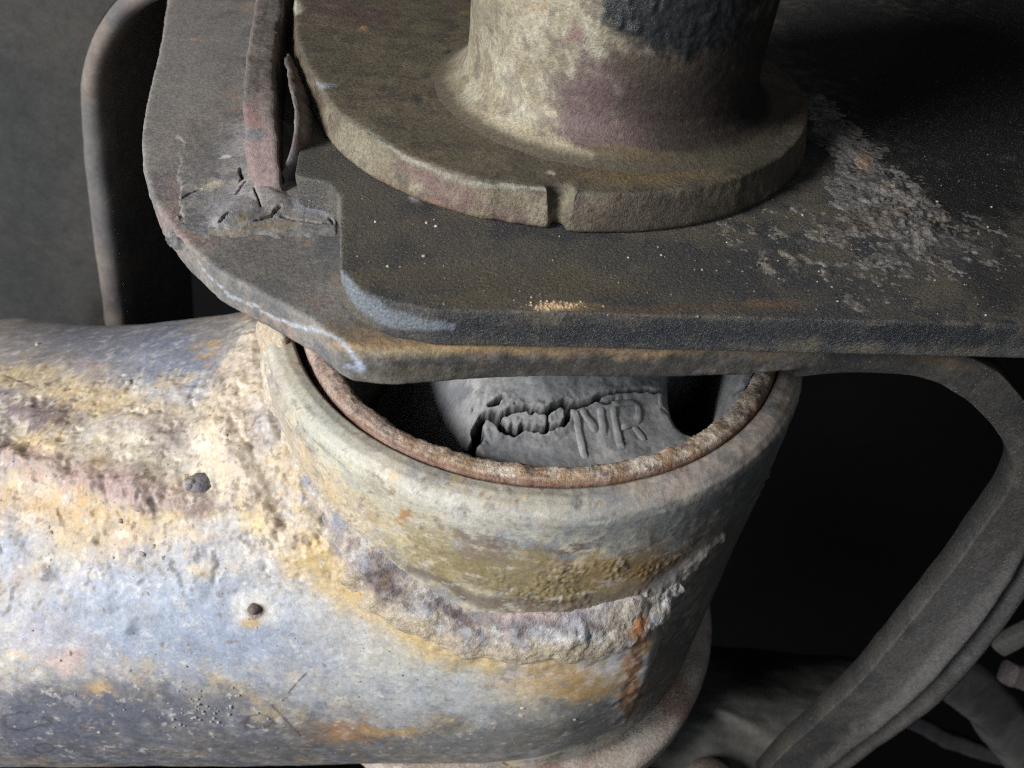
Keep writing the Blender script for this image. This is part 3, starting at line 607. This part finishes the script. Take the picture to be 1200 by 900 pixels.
# side of the bracket: the plate turns down at the right and runs to the lower right as one broad pressed flange
yf = -2.66
inn = [(930, 442), (975, 437), (1013, 436), (1067, 439), (1100, 448), (1133, 468), (1160, 494), (1183, 527), (1191, 553), (1178, 584), (1145, 628), (1110, 677), (1047, 753), (1010, 798), (968, 838), (915, 885), (850, 960)]
outn = [(930, 404), (985, 405), (1040, 406), (1100, 409), (1140, 420), (1175, 440), (1205, 475), (1235, 525), (1246, 580), (1232, 640), (1206, 690), (1172, 738), (1112, 808), (1080, 836), (1035, 868), (985, 905), (915, 965)]
t = np.linspace(0, 16, 260); ab = []
for l in (inn, outn):
    p3 = np.array([ony(p, yf) for p in l]); c = np.stack([np.interp(t, range(17), p3[:, i]) for i in range(3)], -1)
    for _ in range(14): c[1:-1] = (c[:-2]+2*c[1:-1]+c[2:])/4
    ab.append(c)
s_ = np.linspace(0, 1, 44); low_w = sst(8, 12, t)[:, None]
F = ab[0][:, None]*(1-s_)[None, :, None]+ab[1][:, None]*s_[None, :, None]
F[..., 1] += low_w*(-.12*np.exp(-((s_-.60)/.07)**2)+.10*np.exp(-((s_-.76)/.06)**2)-.05*sst(.85, .95, s_))[None, :]-.03*np.sin(s_*math.pi)[None, :]
F[..., 1] += .016*fbm(F, 1.6, 4, 240)
bk = np.array([0, .30, 0])
F = np.concatenate([F[:, :1]+bk, F[:, :1]+bk*.1, F, F[:, -1:]+bk*.1, F[:, -1:]+bk], 1)
def side_col(P):
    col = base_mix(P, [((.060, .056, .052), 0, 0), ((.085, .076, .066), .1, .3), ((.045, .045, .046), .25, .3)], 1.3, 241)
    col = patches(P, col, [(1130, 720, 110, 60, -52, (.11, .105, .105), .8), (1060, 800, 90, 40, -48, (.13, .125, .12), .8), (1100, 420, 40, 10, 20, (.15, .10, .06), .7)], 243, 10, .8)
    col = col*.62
    return streak(P, col, [(1150, 700), (1110, 745), (1060, 800), (1000, 855)], [4, 7, 7, 6], (.11, .10, .09), .6, 244, 6)
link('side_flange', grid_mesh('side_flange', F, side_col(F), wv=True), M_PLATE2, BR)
# floor of the bracket under the eye
gx, gy = np.meshgrid(np.linspace(-4, 4.8, 120), np.linspace(-2.6, .4, 110), indexing='ij'); gx = np.where(gx > 0, gx*(np.clip(5.5+(gy+2), 5.2, 9)/4.8), gx); V = np.stack([gx, gy, 0*gx-7.3], -1)
V[..., 2] += .1*fbm(V, .8, 4, 250)-.30*np.clip(gy+1.6, 0, 9)**2
d, w, t = seg_dist(V[..., :2], [onz(p_, -7.2)[:2] for p_ in ((845, 832), (885, 852), (925, 880), (960, 925))], [.08, .14, .25, .35]); V[..., 2] += .05*np.exp(-(d/w)**2)
c = base_mix(V, [((.075, .075, .072), 0, 0), ((.10, .098, .09), .1, .4)], .7, 251); c = mixc(c, (.17, .165, .15), .8*np.exp(-(d/w)**2))
link('floor_plate', grid_mesh('floor_plate', V, c), M_DARK, BR)

# upright rib on the left of the bracket
ztop = 2.62
path = [(-2.66, -1.42, 1.93), (-2.70, -1.36, 2.1), (-2.80, -1.1, 2.36), (-2.88, -.78, 2.58), (-2.96, -.5, ztop), (-3.1, 0, ztop), (-3.35, 1, ztop), (-3.6, 2.1, ztop), (-4.6, 6.5, ztop)]
pp = fine(path, .03)
for _ in range(6): pp[1:-1] = (pp[:-2]+2*pp[1:-1]+pp[2:])/4
wv = np.interp(pp[:, 1], [-1.42, -1.2, -.75, 6.5], [.12, .155, .16, .17])
sec = np.array([(-1, -1.), (-1, 0.), (-1, .55), (-.93, .85), (-.75, 1), (-.3, 1.02), (0, 1.0), (.3, 1.02), (.75, 1), (.93, .85), (1, .55), (1, 0), (1, -1.)])
V = np.zeros((len(pp), len(sec)*3-2, 3)); sec = np.stack([np.interp(np.linspace(0, len(sec)-1, len(sec)*3-2), np.arange(len(sec)), sec[:, i]) for i in (0, 1)], -1)
for j, (a, b) in enumerate(sec):
    V[:, j, 0] = pp[:, 0]+a*wv; V[:, j, 1] = pp[:, 1]; V[:, j, 2] = pp[:, 2]-.10+b*.10 if b >= 0 else (pp[:, 2]-.10)*(1+b)+1.9*(-b)
V += (.016*fbm(V, 3, 4, 260)+.004*fbm(V, 14, 3, 261))[..., None]
def rib_col(P):
    col = base_mix(P, [((.15, .13, .12), 0, 0), ((.20, .165, .15), .1, .25), ((.11, .10, .095), .3, .2)], 2.4, 262)
    col = patches(P, col, [(300, 190, 30, 50, 0, (.23, .165, .16), .85), (297, 137, 14, 12, 0, (.20, .125, .12), .9), (296, 157, 14, 9, 0, (.13, .135, .15), .9), (312, 225, 14, 18, 0, (.24, .17, .18), .8)], 265, 6)
    return col
link('rib', grid_mesh('rib', V, rib_col(V), flip=True), M_PLATE2, BR)
# paint sheet torn away from the rib
tc_ = [(336, 66), (342, 100), (348, 128), (348, 152), (342, 180), (330, 206)]; bc = [(339, 62), (359, 104), (368, 138), (364, 166), (352, 192), (334, 216)]
n_ = 60; t = np.linspace(0, 5, n_)
a2 = np.stack([np.interp(t, range(6), [p[i] for p in tc_]) for i in (0, 1)], -1); b2 = np.stack([np.interp(t, range(6), [p[i] for p in bc]) for i in (0, 1)], -1)
zt_ = np.interp(t, [0, 1, 3, 5], [2.6, 2.62, 2.5, 2.1]); zb_ = zt_-np.interp(t, [0, 2, 5], [.06, .24, .1])
a3 = np.array([onz(p, z) for p, z in zip(a2, zt_)]); b3 = np.array([onz(p, z) for p, z in zip(b2, zb_)])
c3 = b3+np.array([-.02, .02, -.3])*np.sin(t/5*math.pi)[:, None]
for arr in (a3, b3, c3):
    for _ in range(6): arr[1:-1] = (arr[:-2]+2*arr[1:-1]+arr[2:])/4
rows = [a3+np.array([-.03, 0, -.02]), a3, a3*.5+b3*.5+np.array([.015, 0, .0]), b3, b3*.5+c3*.5, c3]
V = np.stack(rows, 1); V += .012*fbm(V, 5, 3, 268)[..., None]
o = link('torn_flap', grid_mesh('torn_flap', V, base_mix(V, [((.13, .12, .12), 0, 0), ((.19, .17, .16), .1, .2), ((.12, .08, .07), .3, .2)], 3, 269)), M_PLATE2, BR)
o.modifiers.new('thickness', 'SOLIDIFY').thickness = .03

# cracked paint and weld at the foot of the rib
h = .0115
gx, gy = np.meshgrid(np.arange(-4.0, -1.72, h), np.arange(-2.45, .1, h), indexing='ij'); V = np.stack([gx, gy, 0*gx+ZL1], -1)
rx = np.interp(gy, [-1.5, -.78, 0, 1], [-2.66, -2.88, -3.1, -3.35]); dx = np.abs(gx-rx)
foot = np.where(gy > -1.42, dx, np.hypot(gx+2.66, gy+1.42))
q0 = project(V); nq = np.stack([fbm(V, 3, 4, 270), fbm(V, 3, 4, 271)], -1)
fillet = .13*np.exp(-(foot/.26)**2)
d, w, t = seg_dist(q0+nq*4, [(258, 262), (290, 250), (325, 232), (362, 232), (396, 246)], [10, 18, 26, 22, 12]); fillet = np.maximum(fillet, .085*np.exp(-(d/w)**2))
edge = sst(262, 282, q0[..., 1]+nq[..., 0]*9-.12*(q0[..., 0]-300)*(q0[..., 0] > 300))*sst(240, 300, q0[..., 0])
V[..., 2] += fillet*(1-.3*edge)+.012*fbm(V, 3, 4, 272)-.004
mask = sst(196, 214, q0[..., 0]+nq[..., 1]*10)*(1-sst(268, 290, q0[..., 1]+nq[..., 0]*8))*(1-sst(392, 402, q0[..., 0]))
V[..., 2] += -.06*(1-mask)+.02*mask
CR = [([(203, 237), (218, 230), (236, 222)], [1, 2, 1.2]), ([(207, 246), (212, 256), (211, 266)], [1, 3, 1.2]), ([(211, 256), (217, 262)], [2, .8]), ([(257, 258), (263, 250), (269, 246)], [2.4, 1.6, 1]), ([(276, 228), (283, 216), (287, 212)], [1, 1.6, .8]), ([(282, 195), (284, 208), (280, 212)], [2.5, 3, .8]), ([(281, 118), (283, 128)], [2, 1]), ([(295, 219), (302, 232), (307, 241)], [1, 1.6, 1]), ([(322, 248), (330, 243), (318, 254), (300, 258)], [2, 3, 2.4, 1]), ([(330, 255), (350, 257), (385, 261)], [1.2, 1.2, .8]), ([(386, 255), (390, 262)], [2, 1.5]), ([(326, 215), (345, 207), (352, 204)], [4, 5, 4]), ([(395, 228), (401, 236), (396, 240)], [2, 2.5, 1]), ([(247, 265), (253, 267)], [1, 1])]
q1 = project(V)+nq*2.5; crk = np.zeros_like(gx)
for pts, wd in CR:
    d, w, t = seg_dist(q1, pts, [.62*x_ for x_ in wd]); crk = np.maximum(crk, 1-sst(.7, 1.15, d/w))
V[..., 2] -= .06*crk
col = base_mix(V, [((.20, .195, .195), 0, 0), ((.25, .235, .22), .05, .25), ((.15, .15, .155), .3, .2)], 2.2, 275)
col = patches(V, col, [(222, 150, 40, 50, 0, (.17, .155, .14), .6), (265, 240, 40, 24, 10, (.25, .25, .27), .8), (300, 235, 24, 18, 0, (.30, .28, .27), .7), (250, 216, 16, 7, -20, (.5, .46, .35), .7), (365, 240, 26, 14, 0, (.19, .20, .23), .9), (345, 222, 30, 8, 10, (.22, .19, .18), .7), (372, 215, 34, 6, 24, (.30, .19, .165), .8), (185, 222, 12, 8, 30, (.28, .16, .14), .7), (300, 268, 70, 5, -8, (.24, .19, .12), .6), (262, 183, 10, 3, 0, (.6, .6, .58), .8), (285, 255, 12, 6, 0, (.24, .2, .1), .6)], 277, 5)
col = mixc(col, (.018, .016, .015), np.clip(crk*1.15, 0, 1)); 
keepm = (mask > .02)
link('cracked_weld', grid_mesh('cracked_weld', V, col, keep=keepm), M_PLATE2, BR, label='grey weld with split paint at the foot of the rib')

# caked dirt on the right of the upper plate
h = .017
gx, gy = np.meshgrid(np.arange(1.0, 4.2, h), np.arange(-2.95, 1.5, h), indexing='ij'); V = np.stack([gx, gy, 0*gx+ZT], -1); q0 = project(V)
nq = fbm(V, 1.8, 4, 280); m1 = sst(1.45, .55, np.hypot((q0[..., 0]-1010)/215, (q0[..., 1]-290)/66)+.45*nq)
d, w, t = seg_dist(q0, [(940, 100), (985, 160), (1030, 220), (1075, 262)], [20, 34, 40, 30]); m2 = np.exp(-(d/w)**2)*sst(85, 120, q0[..., 1])
hh = .022*np.abs(fbm(V, 3.5, 4, 282))+.014*fbm(V, 9, 4, 283)+.010*fbm(V, 24, 2, 284)
V[..., 2] += -.03+m1*(.022+hh)+m2*(.04+1.3*hh)
m = np.clip(m1+m2, 0, 1)
col = base_mix(V, [((.13, .125, .12), 0, 0), ((.20, .19, .18), .05, .2), ((.08, .08, .08), .2, .2), ((.22, .19, .155), .4, .2)], 3, 285)
col = patches(V, col, [(1012, 190, 10, 12, 45, (.30, .20, .13), .7), (1015, 255, 50, 16, 0, (.14, .11, .085), .5), (985, 215, 24, 30, 0, (.16, .16, .16), .7)], 288, 6)
link('caked_dirt', grid_mesh('caked_dirt', V, np.concatenate([col, (.5*sst(.1, .4, fbm(V, 8, 2, 289)))[..., None]], -1), keep=m > .06), M_DIRT, BR, 'stuff', 'rough crust of grey road dirt')

# ================================================================ FLANGED SHAFT
SH = empty('flanged_shaft', (.5, .24, 2.3), 'short steel shaft with a notched flange, yellow plating worn to purple brown', 'shaft')
arc = []
cx0, cy0, rf = .03, .58, 2.655
angs = np.degrees(np.linspace(-1.17, 1.75, 200))
for a in angs:
    r = rf
    if abs(a-.4) < 1.5: r -= .12
    elif -12 < a < 0: r -= .025
    arc.append((cx0+r*math.sin(math.radians(a)), cy0-r*math.cos(math.radians(a))))
left = [(-3.4, 3.6), (-3.36, 2.1), (-3.02, .85), (-2.68, .05)]
fo_ = left+arc+[(2.3, 1.9), (1.6, 3.2), (0, 3.9), (-2.6, 4.4)]
def fl_col(P):
    col = base_mix(P, [((.135, .115, .086), 0, 0), ((.165, .14, .10), .05, .3), ((.105, .094, .074), .25, .3)], 2.8, 300)
    side = sst(2.63, 2.55, P[..., 2])
    sc = base_mix(P, [((.185, .155, .105), 0, 0), ((.145, .10, .085), .05, .3), ((.25, .22, .16), .25, .3), ((.11, .095, .07), .4, .2)], 3.2, 305)
    col = col*(1-side[..., None])+sc*side[..., None]
    col = patches(P, col, [
        (420, 170, 40, 26, 40, (.24, .22, .155), .6), (540, 226, 60, 14, 22, (.17, .11, .10), .6), (490, 205, 40, 12, 30, (.18, .125, .11), .6), (590, 235, 40, 14, 10, (.21, .185, .125), .5),
        (664, 240, 10, 30, 10, (.22, .21, .13), .6), (700, 250, 50, 20, 0, (.16, .13, .10), .7), (790, 250, 140, 28, -6, (.075, .064, .050), .9), (900, 200, 50, 40, -40, (.07, .062, .05), .8), (520, 250, 120, 8, 22, (.34, .22, .16), .5),
        (410, 15, 60, 14, 8, (.12, .075, .07), .6), (385, 99, 14, 4, 0, (.27, .29, .32), .8), (533, 63, 16, 6, 0, (.05, .055, .06), .95), (487, 116, 8, 7, 0, (.06, .06, .06), .9), (500, 86, 8, 5, 0, (.07, .07, .07), .7), (425, 35, 6, 4, 0, (.5, .3, .15), .9), (545, 16, 7, 4, 0, (.3, .22, .12), .8), (643, 203, 5, 3, 0, (.6, .5, .4), .9), (347, 8, 9, 10, 0, (.5, .48, .38), .9),
        (760, 205, 90, 12, 0, (.22, .16, .085), .7), (880, 160, 50, 40, -40, (.075, .065, .05), .8), (955, 130, 14, 8, 0, RUST, .6)], 307, 5)
    q = project(P)
    for dy in (0, 12, 24):
        d, w, t = seg_dist(q, [(350, 4+dy), (400, 8+dy), (440, 16+dy)]); col = mixc(col, (.3, .22, .2), .35*(1-sst(.8, 3, d))*sst(-.2, .3, fbm(P, 5, 2, 311)))
    col = streak(P, col, [(405, 135), (440, 160), (480, 188), (520, 205), (570, 218), (640, 222)], [2, 3, 3, 3, 3, 2], (.34, .34, .29), .6, 309, 3)  # thin highlight of the flange's top edge, drawn in the colour
    return col
plate('flange', fo_, 2.305, 2.66, .04, fl_col, M_FLANGE, SH, .025, .05, 310, .007, 1, (-2.5, 2.4, -2.1, 1.0, .032), taper=.07, wob=.006)
cxs, cys, Rs = .495, .238, 1.456
prs = fine([(1.95, 2.58), (1.86, 2.64), (1.78, 2.675), (1.69, 2.715), (1.60, 2.775), (1.52, 2.86), (1.475, 2.97), (1.46, 3.15), (1.456, 4.5), (1.45, 5.6), (1.35, 5.7), (.05, 5.72)], .018)
ths = np.concatenate([np.linspace(math.radians(-110), math.radians(110), 420), np.linspace(math.radians(112), math.radians(248), 60)])
V = revolve(prs, ths); nrm = V*np.array([1, 1, 0]); nrm /= np.linalg.norm(nrm, axis=-1, keepdims=True); V = V+np.array([cxs, cys, 0])
q0 = project(V); nq = fbm(V, 2, 4, 320)
paint = 1-sst(.85, 1.1, np.hypot((q0[..., 0]-790)/95, (q0[..., 1]+10)/72)+.22*nq+.1*fbm(V, 8, 3, 321))
paint *= 1-sst(840, 900, q0[..., 0])*.3
V = V+nrm*(.003*fbm(V, 2, 4, 322)+.003*fbm(V, 9, 3, 323)+paint*(.016+.022*np.abs(fbm(V, 6, 4, 324))))[..., None]
col = base_mix(V, [((.30, .268, .19), 0, 0), ((.36, .335, .26), .05, .35), ((.25, .215, .15), .2, .35), ((.2, .175, .135), .4, .25)], 2.6, 326)
PB = (.085, .058, .056)  # worn purple brown, deepened in colour for the less lit right side
col = patches(V, col, [
    (790, 125, 140, 92, 0, PB, .95), (840, 120, 120, 120, 0, (.060, .047, .042), .97), (700, 160, 60, 34, 10, (.12, .082, .080), .85), (672, 43, 13, 15, 20, (.19, .12, .11), .85), (690, 105, 40, 46, 0, (.12, .08, .08), .8), (760, 80, 60, 18, 0, (.085, .07, .05), .7),
    (900, 90, 70, 160, 0, (.035, .03, .028), .95), (760, 186, 70, 13, 4, (.17, .125, .07), .8), (870, 168, 60, 22, 0, (.06, .05, .04), .8), (630, 8, 14, 9, 0, (.28, .17, .09), .5), (565, 15, 10, 20, 0, (.2, .18, .14), .5), (595, 92, 12, 10, 0, (.2, .19, .17), .5)], 328, 10, .55, .32)
col = streak(V, col, [(555, 132), (580, 146), (615, 158), (650, 172), (690, 184)], [8, 9, 11, 10, 8], (.50, .44, .31), .7, 331, 4)
rr_ = np.hypot(V[..., 0]-cxs, V[..., 1]-cys)+.03*fbm(V, 5, 4, 333); col = mixc(col, (.13, .113, .084), sst(1.58, 1.76, rr_)); col = mixc(col, (.028, .032, .037), paint*.97)
link('shaft_body', grid_mesh('shaft_body', V, np.concatenate([col, (paint*1.0)[..., None]], -1), wu=True, flip=True), M_SHAFT, SH)

# ================================================================ GRIT lying on the plates
def on_top(px, py, z): return onz((px, py), z)
it = []
flange_poly = [tuple(project(np.array([x, y, 2.3]))) for x, y in fo_]
for k in range(1100):
    px, py = RNG.uniform(400, 1190), RNG.uniform(180, 372)
    if in_poly(np.array([px, py]), flange_poly) or (px < 405): continue
    if RNG.random() > .3+.5*np.exp(-((py-345)/30)**2): continue
    p = onz((px, py), ZT); r = .003+.008*RNG.random()**4
    c = [(.3, .26, .2), (.2, .18, .16), (.45, .4, .32), (.12, .11, .1), (.6, .58, .55)][RNG.choice(5, p=[.3, .3, .15, .23, .02])]
    it.append((p, (r, r*1.2, r*.8), c))
for (px, py, r, c) in ((511, 265, .017, (.55, .55, .52)), (500, 261, .016, (.5, .45, .3)), (440, 260, .014, (.5, .45, .35)), (497, 300, .02, (.4, .35, .25)), (455, 312, .016, (.45, .38, .28)), (852, 284, .010, (.5, .5, .5)), (823, 316, .009, (.45, .45, .43)), (775, 299, .012, (.5, .5, .5))):
    it.append((onz((px, py), ZT), (r, r*1.3, r*.6), c))
for k in range(170):
    px, py = 648+RNG.normal()*16, 358.5+RNG.normal()*2.2
    if py > 364: continue
    r = .004+.009*RNG.random()**2; it.append((onz((px, py), ZT), (r, r*1.3, r*.7), (.5+.1*RNG.random(), .40, .25)))
for k in range(14):
    px, py = 1000+RNG.normal()*90, 280+RNG.normal()*34
    if py > 366 or px > 1195: continue
    r = .008+.02*RNG.random()**3; c = [(.22, .21, .2), (.12, .115, .11), (.4, .39, .38)][RNG.choice(3, p=[.45, .4, .15])]
    it.append((onz((px, py), ZT)+np.array([0, 0, .03]), (r, r*1.3, r*.7), c))
g = clump('road_grit', it, M_GRIT, None, sub=1); g['label'] = 'loose pale sand grains scattered over the dark upper plate'; g['category'] = 'grit'
g['kind'] = 'stuff'

# ================================================================ THINGS BEHIND
SUB = empty('subframe_member', (-9, 4, -6), 'blurred dark grey pressed steel panel with a rounded corner behind the bracket', 'subframe')
yb = 4.0
inn = [ony(p, yb) for p in [(230, -14), (185, -2), (155, 18), (134, 48), (123, 80), (121, 110), (126, 180), (136, 260), (150, 370), (165, 470), (180, 560)]]
out = [ony(p, yb) for p in [(190, -40), (160, -22), (125, 10), (107, 45), (97, 82), (94, 112), (98, 182), (108, 262), (122, 372), (137, 472), (150, 562)]]
t = np.linspace(0, 10, 90); I_ = np.stack([np.interp(t, range(11), [p[i] for p in inn]) for i in range(3)], -1); O_ = np.stack([np.interp(t, range(11), [p[i] for p in out]) for i in range(3)], -1)
for arr in (I_, O_):
    for _ in range(20): arr[1:-1] = (arr[:-2]+2*arr[1:-1]+arr[2:])/4
rows = [I_+np.array([.1, 3.0, 0]), I_+np.array([.02, .35, 0]), I_, I_*.7+O_*.3+np.array([0, -.12, 0]), I_*.3+O_*.7+np.array([0, -.12, 0]), O_]
V = np.stack(rows, 1); V += .02*fbm(V, 1, 3, 340)[..., None]
link('rolled_edge', grid_mesh('rolled_edge', V, base_mix(V, [((.12, .115, .115), 0, 0), ((.17, .145, .13), .1, .3)], .6, 341)), M_DARK, SUB)
Lft = O_+np.array([-8, -.6, 0]); Lft[:, 2] += 0; s_ = np.linspace(0, 1, 60)[None, :, None]
V = O_[:, None]*(1-s_)+Lft[:, None]*s_; V[..., 1] += .03*fbm(V, .4, 3, 342)
link('web_panel', grid_mesh('web_panel', V, base_mix(V, [((.042, .043, .043), 0, 0), ((.055, .053, .049), .1, .5)], .35, 343)), M_DARK, SUB)

LNK = empty('suspension_link', (7, 2, -9), 'blurred grey steel link behind the bracket at lower right', 'link')
def bar(name, pts, w, th, mat, parent, colr, seed):
    p = np.array(pts, float); t = np.linspace(0, len(p)-1, 50); c = np.stack([np.interp(t, range(len(p)), p[:, i]) for i in range(3)], -1)
    for _ in range(8): c[1:-1] = (c[:-2]+2*c[1:-1]+c[2:])/4
    T = np.gradient(c, axis=0); T /= np.linalg.norm(T, axis=1)[:, None]; B = np.cross(T, -FW); B /= np.linalg.norm(B, axis=1)[:, None]; O = np.cross(B, T)
    a = np.linspace(0, 2*math.pi, 24, endpoint=False); ca = np.sign(np.cos(a))*np.abs(np.cos(a))**.5; sa = np.sign(np.sin(a))*np.abs(np.sin(a))**.5
    V = c[:, None]+B[:, None]*(w*ca)[None, :, None]+O[:, None]*(th*sa)[None, :, None]; V += .04*fbm(V, 1, 3, seed)[..., None]
    V = np.concatenate([c[:1, None]+0*V[:1], V, c[-1:, None]+0*V[:1]], 0)
    return link(name, grid_mesh(name, V, base_mix(V, [(colr, 0, 0), (tuple(.6*x for x in colr), .1, .3)], .8, seed), wv=True), mat, parent)
bar('link_bar', [ony((1085, 770), 0), ony((1150, 815), 0), ony((1200, 880), 0), ony((1260, 960), 0)], .5, .35, M_DARK, LNK, (.10, .098, .095), 350)
bar('lower_strut', [ony((1040, 830), 2), ony((1120, 870), 2), ony((1230, 905), 2)], .22, .2, M_DARK, LNK, (.06, .06, .062), 352)
BOLT = empty('bracket_bolt', (6.5, 0, -5), 'small pale bolt end poking out at the right edge', 'bolt')
bar('bolt_shank', [ony((1170, 757), 0), ony((1200, 742), 0), ony((1240, 722), 0)], .16, .16, M_RING, BOLT, (.11, .108, .10), 354)
bar('bolt_head', [ony((1180, 790), 0), ony((1210, 800), 0), ony((1240, 812), 0)], .22, .2, M_RING, BOLT, (.13, .11, .105), 356)
NUT = empty('lower_bolt', (2.6, -1.2, -7.2), 'pinkish rusty round bolt end on the bracket floor under the eye', 'bolt')
c = onz((838, 922), -7.0); a = np.arange(24)*math.pi/12
V = []
for r_, z_ in ((.0, -6.85), (.2, -6.86), (.34, -6.92), (.46, -7.0), (.5, -7.08), (.52, -7.4)):
    V.append([(c[0]+r_*math.cos(x), c[1]+r_*math.sin(x), z_) for x in a])
V = np.array(V).transpose(1, 0, 2)
me = grid_mesh('bolt_dome', V, base_mix(V, [((.11, .09, .08), 0, 0), ((.08, .065, .06), .2, .3)], 1, 358), wu=True)
link('bolt_dome', me, M_RING, NUT)

S.render.engine = 'CYCLES'
S.cycles.max_bounces = 6
S.cycles.use_denoising = False      # keep the fine grit; the remaining grain is like a phone sensor's
S.cycles.use_adaptive_sampling = False
S.cycles.filter_width = 1.15
